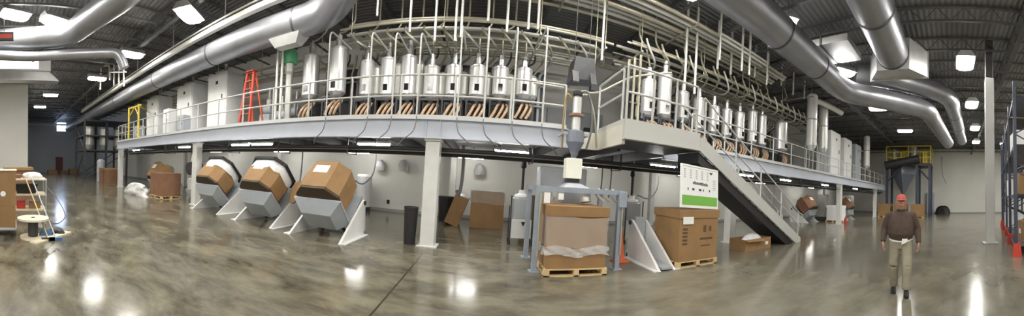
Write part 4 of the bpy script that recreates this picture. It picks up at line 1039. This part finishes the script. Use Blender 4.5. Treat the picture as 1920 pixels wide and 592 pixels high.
# ------------------------------------------------------------------ under deck conduits
t = thing('conduit_bank', 'dark conduits and hoses running under the front edge of the deck', 'piping', (0, 0, 0))
for (y, z, r, m) in ((7.37, 2.52 - .18, .05, M_dark), (7.47, 2.33 - .02, .04, M_galvl), (7.58, 2.24, .05, M_black), (7.65, 2.34, .045, M_dark), (7.8, 2.25, .04, M_dark)):
    MB().tube([(-18.5, y, z), (31, y, z)], r, n=8).build('conduit', m, t)
b = MB()
x = -18
while x < 31: b.prism([(7.29, 2.15), (7.9, 2.15), (7.9, 2.60), (7.88, 2.60), (7.88, 2.17), (7.31, 2.17), (7.31, 2.60), (7.29, 2.60)], 'x', x - .02, x + .02); x += 2.4
each(b, 'hanger', M_dark, t)
HD = [(565, 290, 345, 'dark hose hanging down beside the nearest tilted box'), (690, 300, 345, 'curled black hose right of the nearest tilted box'), (866, 300, 365, 'thick dark vertical hose right of the central column'), (1128, 300, 370, 'dark hose hanging behind the right of the filling frame'), (1145, 300, 372, 'second dark hose hanging behind the right of the filling frame'), (1188, 300, 372, 'black hose dropping to the right dryer cart'), (1225, 300, 372, 'black hose looping above the lowered tilter')]
for k, (px, ya, yb, lab) in enumerate(HD):
    y = 8.6; a, b_ = aty(px, ya, y), aty(px, yb, y)
    s = .25 if px in (690, 1225) else .05
    hoseline(lab, [(a.x + s * .3, y, 2.62), (a.x + s, y, 2.3), (a.x + s * .8, y, (2.0 + b_.z) / 2), (a.x - s * .5, y, b_.z), (a.x - s * 2, y + .1, b_.z + .1)], .022 if px != 866 else .05, M_hosegrey, 'hanging_hose', 'hose', 'hoses hanging under the deck')

# ------------------------------------------------------------------ left foreground
# stacked cartons on a trolley
t = thing('trolley', 'low trolley on casters at the extreme left', 'trolley', (-7.0, -.55, 0))
MB().bev(-.5, .5, -.62, .62, .13, .18, .01).build('platform', M_cabd, t)
for sx in (-.42, .42):
    for sy in (-.52, .52): 
        c_ = MB().cyl((sx, sy - .02, .06), (sx, sy + .02, .06), .06, n=12).build('caster', M_black, t); MB().box(sx - .03, sx + .03, sy - .035, sy + .035, .10, .13).build('fork', M_rail, c_)
b_ = gaylord('lower of two stacked brown cartons on the trolley at the extreme left', (-7.0, -.55, .18), w=.96, d=1.2, h=.47, m=M_card, lid=False, name='carton')
t = thing('carton', 'upper of two stacked brown cartons with a round white sticker, extreme left', 'cardboard box', (-7.0, -.55, .655), 0, 'cardboard bulk boxes')
MB().bev(-.48, .48, -.6, .6, 0, .78, .008).build('carton_body', M_card, t)
MB().cyl((.48, .32, .28), (.485, .32, .28), .06, n=18).build('sticker', M_paper, t)
MB().box(-.5, .5, -.62, .62, .782, .80).build('top_sheet', M_woodp, t)
# shelf cart with clutter
SC = (-8.1, .45, 0)
t = thing('shelf_cart', 'loaded pale shelf cart behind the cable reel at far left', 'cart', SC)
for z in (.35, .75, 1.15): MB().bev(-.35, .35, -.45, .42, z, z + .04, .01).build('shelf', M_woodp, t)
for sx in (-.33, .33):
    for sy in (-.43, .40): MB().cyl((sx, sy, 0), (sx, sy, 1.2), .02, n=8).build('post', M_cabd, t)
def item(name, label, cat, loc, mb, m): o = mb.build(name, m); o.location = loc; return tag(o, label, cat)
item('storage_bin', 'black bin on the middle shelf of the cart at far left', 'bin', (SC[0], SC[1] - .08, .795), MB().hexa([(-.2, -.28, 0), (.2, -.28, 0), (.2, .22, 0), (-.2, .22, 0), (-.26, -.33, .24), (.26, -.33, .24), (.26, .27, .24), (-.26, .27, .24)]), M_black)
item('parcel', 'small red parcel on the low shelf of the cart at far left', 'parcel', (SC[0] + .1, SC[1] - .25, .395), MB().bev(-.12, .12, -.12, .12, 0, .2, .01), M_red)
item('parcel', 'small brown parcel on the low shelf of the cart at far left', 'parcel', (SC[0] + .1, SC[1] + .12, .395), MB().bev(-.12, .12, -.15, .15, 0, .16, .01), M_card)
heap('plastic_bag', 'white crumpled bag on the top shelf of the cart at far left', 'bag', (SC[0], SC[1] + .05, 1.195), .5, .55, .16, M_bag, 8)
item('carton', 'flat brown carton on the top shelf edge of the cart at far left', 'cardboard box', (SC[0] + .05, SC[1] - .30, 1.195), MB().bev(-.2, .2, -.11, .05, 0, .1, .01), M_cardred)
t = thing('plank_stack_box', 'brown crate with split lid beyond the stacked cartons at far left', 'crate', (-13.5, .2, 0)); MB().bev(-.6, .6, -.6, .6, 0, 1.25, .02).build('crate_body', M_cardred, t); MB().bev(-.66, .66, -.66, .66, 1.25, 1.38, .02).build('crate_lid', M_card, t)
# cable reel
t = thing('cable_reel', 'empty wooden cable reel standing on its flange at left', 'cable reel', (-6.35, .42, 0))
MB().lathe([(.28, 0), (.28, .04)], n=28).build('flange', M_woodp, t); MB().lathe([(.34, .40), (.34, .44)], n=28).build('flange', M_woodp, t)
MB().lathe([(.11, .04), (.11, .40)], n=16).build('core', M_dark, t); MB().lathe([(.04, .44), (.04, .45)], n=12).build('arbor_hole', M_black, t)
# plank and mop and broom
a, c = atz(62, 457), atz(128, 436); d = (c - a)
t = thing('floor_plank', 'pale plank lying on the floor in front of the cable reel', 'plank', (a.x, a.y, 0)); dn = d.normalized(); pn = Vector((-dn.y, dn.x, 0)) * .09
MB().hexa([tuple(-pn), tuple(d - pn), tuple(d + pn), tuple(pn), tuple(-pn + Vector((0, 0, .035))), tuple(d - pn + Vector((0, 0, .035))), tuple(d + pn + Vector((0, 0, .035))), tuple(pn + Vector((0, 0, .035)))]).build('board', M_woodp, t)
heap('cleaning_rag', 'blue rag lying at the foot of the leaning handles at left', 'rag', (-6.45, .70, 0), .22, .28, .16, M_blue, 4)
heap('black_sack', 'black sack on the floor right of the cable reel', 'sack', (-6.75, 1.0, 0), .5, .34, .12, M_black, 6)
for k, (dx, m, lab) in enumerate(((0, M_wood, 'wooden broom handle leaning against the shelf cart at left'), (.16, M_rail, 'white broom handle leaning against the shelf cart at left'))):
    t = thing('broom', lab, 'broom', (-6.1, .72 + dx, 0), 0, 'leaning brooms')
    MB().cyl((0, 0, .05), (-1.58, -.42, 1.24), .016, n=8).build('handle', m, t)
    MB().box(-.04, .04, -.14, .14, 0, .06).build('brush_head', M_blue if k else M_dark, t)
hoseline('looped grey cable hanging off the cart at far left', [(-7.8, .85, 1.0), (-7.4, 1.1, .7), (-7.1, 1.25, .35), (-7.3, 1.15, .12), (-7.6, 1.0, .03)], .012, M_hosegrey, 'loop_cable', 'cable')

# far left clutter and tower
for k, (x, y, w_, h_, m, lab) in enumerate(((-40, 5.2, 1.2, .5, M_card, 'low box by the far left wall left of the maroon door'), (-40.5, 6.9, 1.0, .35, M_cardred, 'flat box by the far left wall in front of the maroon door'), (-41, 8.4, 1.4, .6, M_card, 'box by the far left wall right of the maroon door'))):
    gaylord(lab, (x, y, 0), w=w_, d=w_, h=h_, m=m, lid=False, name='carton')
t = thing('racking_tower', 'dark steel equipment tower beyond the left end of the mezzanine', 'steel tower', (-27.5, 8.2, 0))
for x in (-1.8, 1.8):
    for y in (-2.0, 0, 2.0): MB().box(x - .08, x + .08, y - .08, y + .08, 0, 5.2).build('post', M_dark, t)
b = MB()
for z in (2.6, 3.9, 5.2): b.box(-1.9, 1.9, -2.1, 2.1, z, z + .12)
b.build('floor_grating', M_dark, t)
b = MB()
for y in (-2.0, 2.0): b.cyl((-1.8, y, .1), (1.8, y, 2.6), .04, n=6); b.cyl((1.8, y, 2.6), (-1.8, y, 5.1), .04, n=6)
for x in (-1.8, 1.8): b.cyl((x, -2, .1), (x, 2, 2.6), .04, n=6)
b.build('brace', M_dark, t)
for k in range(3): MB().lathe([(.2, 2.72), (.45, 3.2), (.45, 4.6), (.3, 4.8)], c=(1.0, -1.4 + 1.4 * k, 0), n=16).build('vessel', M_tank2, t)
t = thing('blue_grey_drum', 'pale blue grey drum standing beside the left end column', 'drum', (-24.6, 7.4, 0)); MB().lathe([(.35, 0), (.35, 1.7), (.2, 1.9)], n=18).build('drum_body', M_cabd, t); MB().lathe([(.37, .8), (.37, .9)], n=18).build('hoop', M_rail, t)
t = thing('yellow_pipe_frame', 'yellow pipe frame standing on the far left end of the mezzanine', 'pipe frame', (-18.9, 8.2, DZ))
for x, y in ((0, -.6), (0, .8), (1.6, -.6)): MB().cyl((x, y, 0), (x, y, 2.3), .07, n=8).build('upright', M_yellow, t)
b = MB(); b.cyl((0, -.6, 2.25), (1.9, -.6, 2.2), .06, n=8); b.cyl((0, .8, 2.25), (1.6, -.6, 2.2), .05, n=8); b.cyl((0, -.6, 1.7), (.9, -.6, 2.2), .04, n=8); b.cyl((1.6, -.6, 1.6), (1.0, -.6, 2.2), .04, n=8)
b.build('crossbar', M_yellow, t)
for k, x in enumerate((-23.5, -22.2)):
    t = thing('tan_gaylord', 'red brown box in the dark bay left of the end column, %s one' % ('outer', 'inner')[k], 'cardboard box', (x, 7.6, 0)); MB().bev(-.5, .5, -.5, .5, 0, 1.1, .01).build('carton_body', M_cardred, t); MB().bev(-.53, .53, -.53, .53, 1.0, 1.16, .01).build('lid', M_card, t)

# ------------------------------------------------------------------ hopper tower at right end
HT = (31.4, 4.45, 0)
t = thing('hopper_tower', 'dark steel tower with a cone hopper and yellow railing at the far right', 'hopper tower', HT)
for x in (-1.3, 1.3):
    for y in (-2.2, -.9, 2.2): MB().box(x - .12, x + .12, y - .12, y + .12, 0, 5.2).build('post', M_rackblue, t)
MB().box(-1.5, 1.5, -2.35, 2.35, 5.1, 5.35).build('platform', M_dark, t)
MB().lathe([(.15, 2.2), (.3, 2.5), (1.25, 4.3), (1.25, 5.1)], c=(0, .7, 0), n=4).build('cone_hopper', M_hopper, t)
MB().cyl((-1.75, 2.3, 5.1), (-1.75, -1.2, 5.75), .42, n=16).build('screw_housing', M_dark, t)
b = MB(); b.cyl((-1.35, -2.2, 3.6), (-1.35, -.9, 5.0), .08, n=6); b.cyl((-1.35, 2.2, 3.4), (-1.35, .8, 5.0), .08, n=6); each(b, 'brace', M_rackblue, t)
for i in range(7):
    y = -2.3 + i * .76
    for x in (-1.45, 1.45): MB().cyl((x, y, 5.35), (x, y, 7.1 if i % 3 == 0 else 6.5), .06, n=6).build('rail_post', M_yellow, t)
for z in (5.95, 6.5, 7.1):
    b = MB()
    for x in (-1.45, 1.45): b.cyl((x, -2.3, z), (x, 2.26, z), .055, n=6)
    for y in (-2.3, 2.26): b.cyl((-1.45, y, z), (1.45, y, z), .055, n=6)
    b.build('rail', M_yellow, t)
for k, (y, r, h) in enumerate(((-1.5, .35, 1.4), (-.3, .42, 1.9), (.8, .35, 1.3), (1.7, .3, 1.6))): MB().lathe([(r * .5, 5.35), (r, 5.6), (r, 5.35 + h), (r * .4, 5.5 + h)], c=(.2, y, 0), n=16).build('vessel', M_tank2 if k % 2 else M_yellow, t)
t = thing('wall_cabinet', 'tall grey electrical cabinet against the far right wall beside the tower', 'cabinet', (XR - .35, atx(1745, 380, XR).y, 0)); MB().bev(-.3, .3, -.45, .45, 0, 2.5, .02).build('body', M_cabd, t); MB().bev(-.32, -.3, -.4, .4, .1, 2.4, .005).build('door', M_cabd, t)
heap('black_tarp_heap', 'black tarpaulin heap on the floor by the far right wall', 'tarpaulin', (XR - 1.6, atx(1769, 400, XR - 1.6).y, 0), 1.0, 1.7, .95, M_black, 9)
hoseline('thin white conduit branching down the far right wall', [(XR - .05, atx(1765, 300, XR).y, 7), (XR - .05, atx(1768, 330, XR).y, 4.6), (XR - .05, atx(1775, 345, XR).y, 3.6)], .04, M_pipe, 'wall_conduit', 'conduit', curve=0)

# ------------------------------------------------------------------ pallet racking at the right edge
def rackframe(label, loc, h=5.2, proto=[None]):
    if proto[0]: return clone(proto[0], loc, label)
    t = thing('rack_upright', label, 'rack upright', loc, 0, 'pallet rack uprights')
    for y in (0, -1.0): 
        MB().box(-.05, .05, y - .045, y + .045, .02, h).build('post', M_rackblue, t)
        MB().prism([(-.14, 0), (.14, 0), (.10, .38), (-.10, .38)], 'x', -.13, -.06).build('guard', M_red, t) if y == -1.0 else MB().prism([(y - .12, 0), (y + .12, 0), (y + .09, .36), (y - .09, .36)], 'x', -.14, -.06).build('guard', M_red, t)
    b = MB(); z = .3
    while z < h - .9: b.cyl((0, 0, z), (0, -1, z + .55), .02, n=5); b.cyl((0, -1, z + .55), (0, 0, z + 1.1), .02, n=5); z += 1.1
    b.build('brace', M_rackblue, t)
    proto[0] = t; return t
rx0, ry0 = 8.6, -1.86
dirv = Vector((1, -.13, 0))
RN = 5
for k in range(RN):
    p = Vector((rx0, ry0, 0)) + dirv * (2.5 * k)
    rackframe('blue pallet rack upright with red guard, %s from the viewer at the right edge' % ORD[k], p)
for k in range(RN - 1):
    p = Vector((rx0, ry0, 0)) + dirv * (2.5 * k); q = Vector((rx0, ry0, 0)) + dirv * (2.5 * (k + 1))
    for li, z in enumerate((.16, 1.7, 3.2, 4.7)):
        t = thing('rack_shelf', '%s beam level of the %s racking bay at the right edge' % (('floor', 'second', 'third', 'top')[li], ORD[k]), 'rack shelf', tuple(p), 0, 'pallet rack shelves')
        b = MB(); 
        for yy in (0, -1.0): b.hexa([(.06, yy - .02, z), (q.x - p.x - .06, yy - .02 + (q.y - p.y), z), (q.x - p.x - .06, yy + .02 + (q.y - p.y), z), (.06, yy + .02, z), (.06, yy - .02, z + .1), (q.x - p.x - .06, yy - .02 + (q.y - p.y), z + .1), (q.x - p.x - .06, yy + .02 + (q.y - p.y), z + .1), (.06, yy + .02, z + .1)])
        b.build('beam', M_rackblue, t)
        MB().hexa([(.1, -.95, z + .09), (2.4, -1.26, z + .09), (2.4, -.36, z + .09), (.1, -.05, z + .09), (.1, -.95, z + .11), (2.4, -1.26, z + .11), (2.4, -.36, z + .11), (.1, -.05, z + .11)]).build('wire_deck', M_dark, t)
        if (k + li) % 2 == 0 or li == 1:
            g = thing('racked_box', '%s box on the %s level of the %s racking bay' % (('tan', 'tan', 'pale')[(k + li) % 3], ('floor', 'second', 'third', 'top')[li], ORD[k]), 'cardboard box', (p.x + .7 + .5 * ((k + li) % 3), p.y - .55 - .14, z + .112), 0, 'boxes stored on the racking')
            MB().bev(-.5, .5, -.4, .4, 0, .7 if li < 3 else .6, .01).build('carton_body', (M_card, M_card, M_signw)[(k + li) % 3], g)
            MB().box(-.08, .2, .4, .404, .3, .45).build('paper_label', M_paper, g)

# ------------------------------------------------------------------ person
PF = atz(1688, 548)
t = thing('person', 'person in red cap, brown sweater and khaki trousers walking towards the viewer', 'person', (PF.x, PF.y, 0), math.radians(-80))
def remesh(o, vox=.009, sm=4):
    m = o.modifiers.new('r', 'REMESH'); m.mode = 'VOXEL'; m.voxel_size = vox; m.use_smooth_shade = True
    s = o.modifiers.new('s', 'SMOOTH'); s.iterations = sm; s.factor = .5
    return o
FX = Vector((0, -1, 0))
# key joints (x = towards the picture's right, -y = towards the viewer)
hipL, kneeL, ankL = (-.10, .0, .90), (-.125, -.03, .48), (-.125, .10, .09)
hipR, kneeR, ankR = (.10, .0, .90), (.115, -.13, .48), (.10, -.15, .08)
shL, elL, wrL = (-.21, .01, 1.37), (-.300, .05, 1.12), (-.315, -.07, .90)
shR, elR, wrR = (.21, .01, 1.37), (.300, .04, 1.12), (.315, -.09, .89)
def limb(b, a, c, ra, rb, k=4, bulge=0.0, n=14):
    a, c = Vector(a), Vector(c); secs = []
    for i in range(k + 1):
        f_ = i / k; r = ra + (rb - ra) * f_ + bulge * math.sin(PI * min(1, f_ * 1.5)); secs.append((a.lerp(c, f_), r, r, None))
    b.loft(secs, n)
b = MB()
HS = Matrix.Translation((0, -.02, 1.585)) @ Matrix.Scale(1.12, 4) @ Matrix.Translation((0, .03, -1.595))
# head
b.loft([((0, -.01, 1.44), .058, .060), ((0, -.015, 1.50), .056, .062), ((0, -.04, 1.525), .060, .075), ((0, -.045, 1.56), .070, .092), ((0, -.04, 1.60), .076, .10), ((0, -.035, 1.645), .077, .10), ((0, -.03, 1.69), .066, .086), ((0, -.03, 1.715), .035, .045)], 20, T=HS)
b.loft([((0, -.125, 1.635), .010, .008), ((0, -.145, 1.60), .016, .014), ((0, -.140, 1.588), .013, .01)], 8, T=HS)
for s in (-1, 1):
    b.ball((s * .078, -.03, 1.60), .012, .022, .033, T=HS); b.ball((s * .033, -.128, 1.628), .014, .012, .009, T=HS)
b.loft([((-.028, -.134, 1.558), .006, .008, (0, 0, 1)), ((0, -.142, 1.556), .009, .010, (0, 0, 1)), ((.028, -.134, 1.558), .006, .008, (0, 0, 1))], 8, T=HS)
# torso
b.loft([((0, .01, .86), .15, .11), ((0, .01, .95), .165, .12), ((0, 0, 1.08), .16, .125), ((0, 0, 1.22), .165, .12), ((0, .0, 1.34), .175, .11), ((0, .01, 1.41), .14, .09), ((0, .0, 1.46), .06, .06)], 20)
for sh, el, wr in ((shL, elL, wrL), (shR, elR, wrR)):
    limb(b, sh, el, .055, .042, 4); limb(b, el, wr, .042, .027, 4)
for hp, kn, an in ((hipL, kneeL, ankL), (hipR, kneeR, ankR)):
    limb(b, hp, kn, .085, .055, 4); limb(b, kn, an, .052, .035, 4, .008)
    b.loft([((an[0], an[1] + .04, .05), .035, .03, (1, 0, 0)), ((an[0], an[1] - .05, .045), .04, .03, (1, 0, 0)), ((an[0], an[1] - .14, .035), .035, .02, (1, 0, 0))], 10)
# hands: palm, four fingers, thumb
for s, wr in ((-1, wrL), (1, wrR)):
    w0 = Vector(wr)
    b.loft([(w0, .026, .020, (0, 1, 0)), (w0 + Vector((0, -.012, -.04)), .036, .017, (0, 1, 0)), (w0 + Vector((0, -.02, -.085)), .038, .016, (0, 1, 0))], 12)
    for k, (dy_, ln) in enumerate(((-.030, .070), (-.010, .078), (.010, .072), (.028, .058))):
        p0 = w0 + Vector((0, -.02 + dy_, -.08)); p1 = p0 + Vector((-s * .004, -.008, -ln * .45)); p2 = p1 + Vector((-s * .018, -.006, -ln * .35)); p3 = p2 + Vector((-s * .02, .002, -ln * .18))
        b.tube([p0, p1, p2, p3], [.0095, .009, .0085, .0075], n=8)
    q0 = w0 + Vector((-s * .004, -.035, -.03)); b.tube([q0, q0 + Vector((-s * .012, -.028, -.025)), q0 + Vector((-s * .018, -.034, -.055))], [.013, .011, .009], n=8)
body = b.build('body', M_skin, t); remesh(body, .006, 2)
# sweater
b = MB()
b.loft([((0, .01, .955), .205, .160), ((0, .0, .99), .220, .175), ((0, -.02, 1.06), .232, .19), ((0, -.02, 1.16), .228, .18), ((0, -.01, 1.27), .222, .16), ((0, .0, 1.34), .205, .14), ((0, .01, 1.40), .16, .115), ((0, .01, 1.44), .105, .09), ((0, .0, 1.465), .08, .075)], 24)
for sh, el, wr in ((shL, elL, wrL), (shR, elR, wrR)):
    b.ball((sh[0] * .93, sh[1], sh[2] - .012), .088, .085, .082); limb(b, (sh[0] * .98, sh[1], sh[2] - .02), el, .080, .070, 5); limb(b, el, Vector(wr) + Vector((0, 0, .0)), .070, .046, 5)
sw = b.build('sweater', M_sweater, t); remesh(sw, .011, 5)
MB().loft([((0, -.005, 1.435), .082, .078), ((0, -.008, 1.475), .068, .068), ((0, -.012, 1.49), .066, .068)], 20).build('collar', M_black, t)
# trousers
b = MB()
b.loft([((0, .01, .78), .185, .13), ((0, .01, .88), .205, .145), ((0, .01, .98), .195, .14), ((0, .01, 1.0), .19, .135)], 24)
for hp, kn, an in ((hipL, kneeL, ankL), (hipR, kneeR, ankR)):
    limb(b, (hp[0], hp[1], .92), kn, .118, .092, 5); limb(b, kn, (an[0], an[1] + .01, an[2] + .02), .092, .082, 5)
tr = b.build('trousers', M_khaki, t); remesh(tr, .011, 4)
MB().loft([((0, .01, .925), .212, .165), ((0, .005, .965), .214, .168)], 24).build('shirt_hem', M_paper, t)
pp = MB(); pp.hexa([(.01, -.185, .87), (.09, -.182, .90), (.09, -.176, .90), (.01, -.178, .87), (.02, -.19, .97), (.12, -.182, .97), (.12, -.176, .97), (.02, -.18, .97)]); pp.build('white_rag', M_paper, t)
for an in (ankL, ankR):
    x, y = an[0], an[1]
    z0 = 0
    b = MB(); b.loft([((x, y + .075, .045), .030, .035, (1, 0, 0)), ((x, y + .05, .055), .042, .052, (1, 0, 0)), ((x, y, .06), .045, .058, (1, 0, 0)), ((x, y - .08, .045), .048, .042, (1, 0, 0)), ((x, y - .15, .034), .046, .032, (1, 0, 0)), ((x, y - .195, .028), .028, .022, (1, 0, 0))], 14)
    sh_ = b.build('shoe', M_shoe, t)
    MB().prism([(x - .035, y + .085), (x + .035, y + .085), (x + .05, y - .08), (x + .045, y - .17), (x, y - .21), (x - .045, y - .17), (x - .05, y - .08)], 'z', 0, .018).build('sole', M_black, sh_)
# cap with brim, hair, eyes
b = MB(); b.loft([((0, -.028, 1.655), .082, .104), ((0, -.028, 1.685), .080, .100), ((0, -.025, 1.712), .066, .082), ((0, -.02, 1.727), .03, .04)], 20, T=HS)
cap = b.build('cap', M_cap, t)
b = MB(); vs = []
for i in range(13):
    a_ = PI + PI * i / 12; vs.append((.078 * math.cos(a_), -.09 + .105 * math.sin(a_), 1.662 - .018 * abs(math.sin(a_))))
n_ = len(vs); vs2 = [(x, y, z - .006) for x, y, z in vs]
b.add(vs + vs2, [tuple(range(n_)), tuple(range(2 * n_ - 1, n_ - 1, -1))] + [(i, i + n_, i + 1 + n_, i + 1) for i in range(n_ - 1)] + [(n_ - 1, 2 * n_ - 1, n_, 0)], T=HS); b.build('brim', M_cap, cap)
MB().loft([((0, .012, 1.575), .070, .06), ((0, .008, 1.61), .079, .072), ((0, .0, 1.655), .081, .078)], 18, T=HS).build('hair', M_hair, t)
for s in (-1, 1): MB().ball((s * .031, -.137, 1.626), .009, .006, .006, 8, 5, T=HS).build('eye', M_black, t)

# ------------------------------------------------------------------ world and view
w = bpy.data.worlds.new('world'); sc.world = w; w.use_nodes = True
w.node_tree.nodes['Background'].inputs[0].default_value = (.5, .55, .6, 1); w.node_tree.nodes['Background'].inputs[1].default_value = .2
sc.view_settings.view_transform = 'Standard'; sc.view_settings.look = 'None'; sc.view_settings.gamma = 1
sc.view_settings.use_curve_mapping = False
sc.view_settings.exposure = 0.45
sc.cycles.use_denoising = True
sc.cycles.max_bounces = 8
sc.cycles.diffuse_bounces = 4
sc.cycles.glossy_bounces = 4
sc.cycles.sample_clamp_indirect = 6
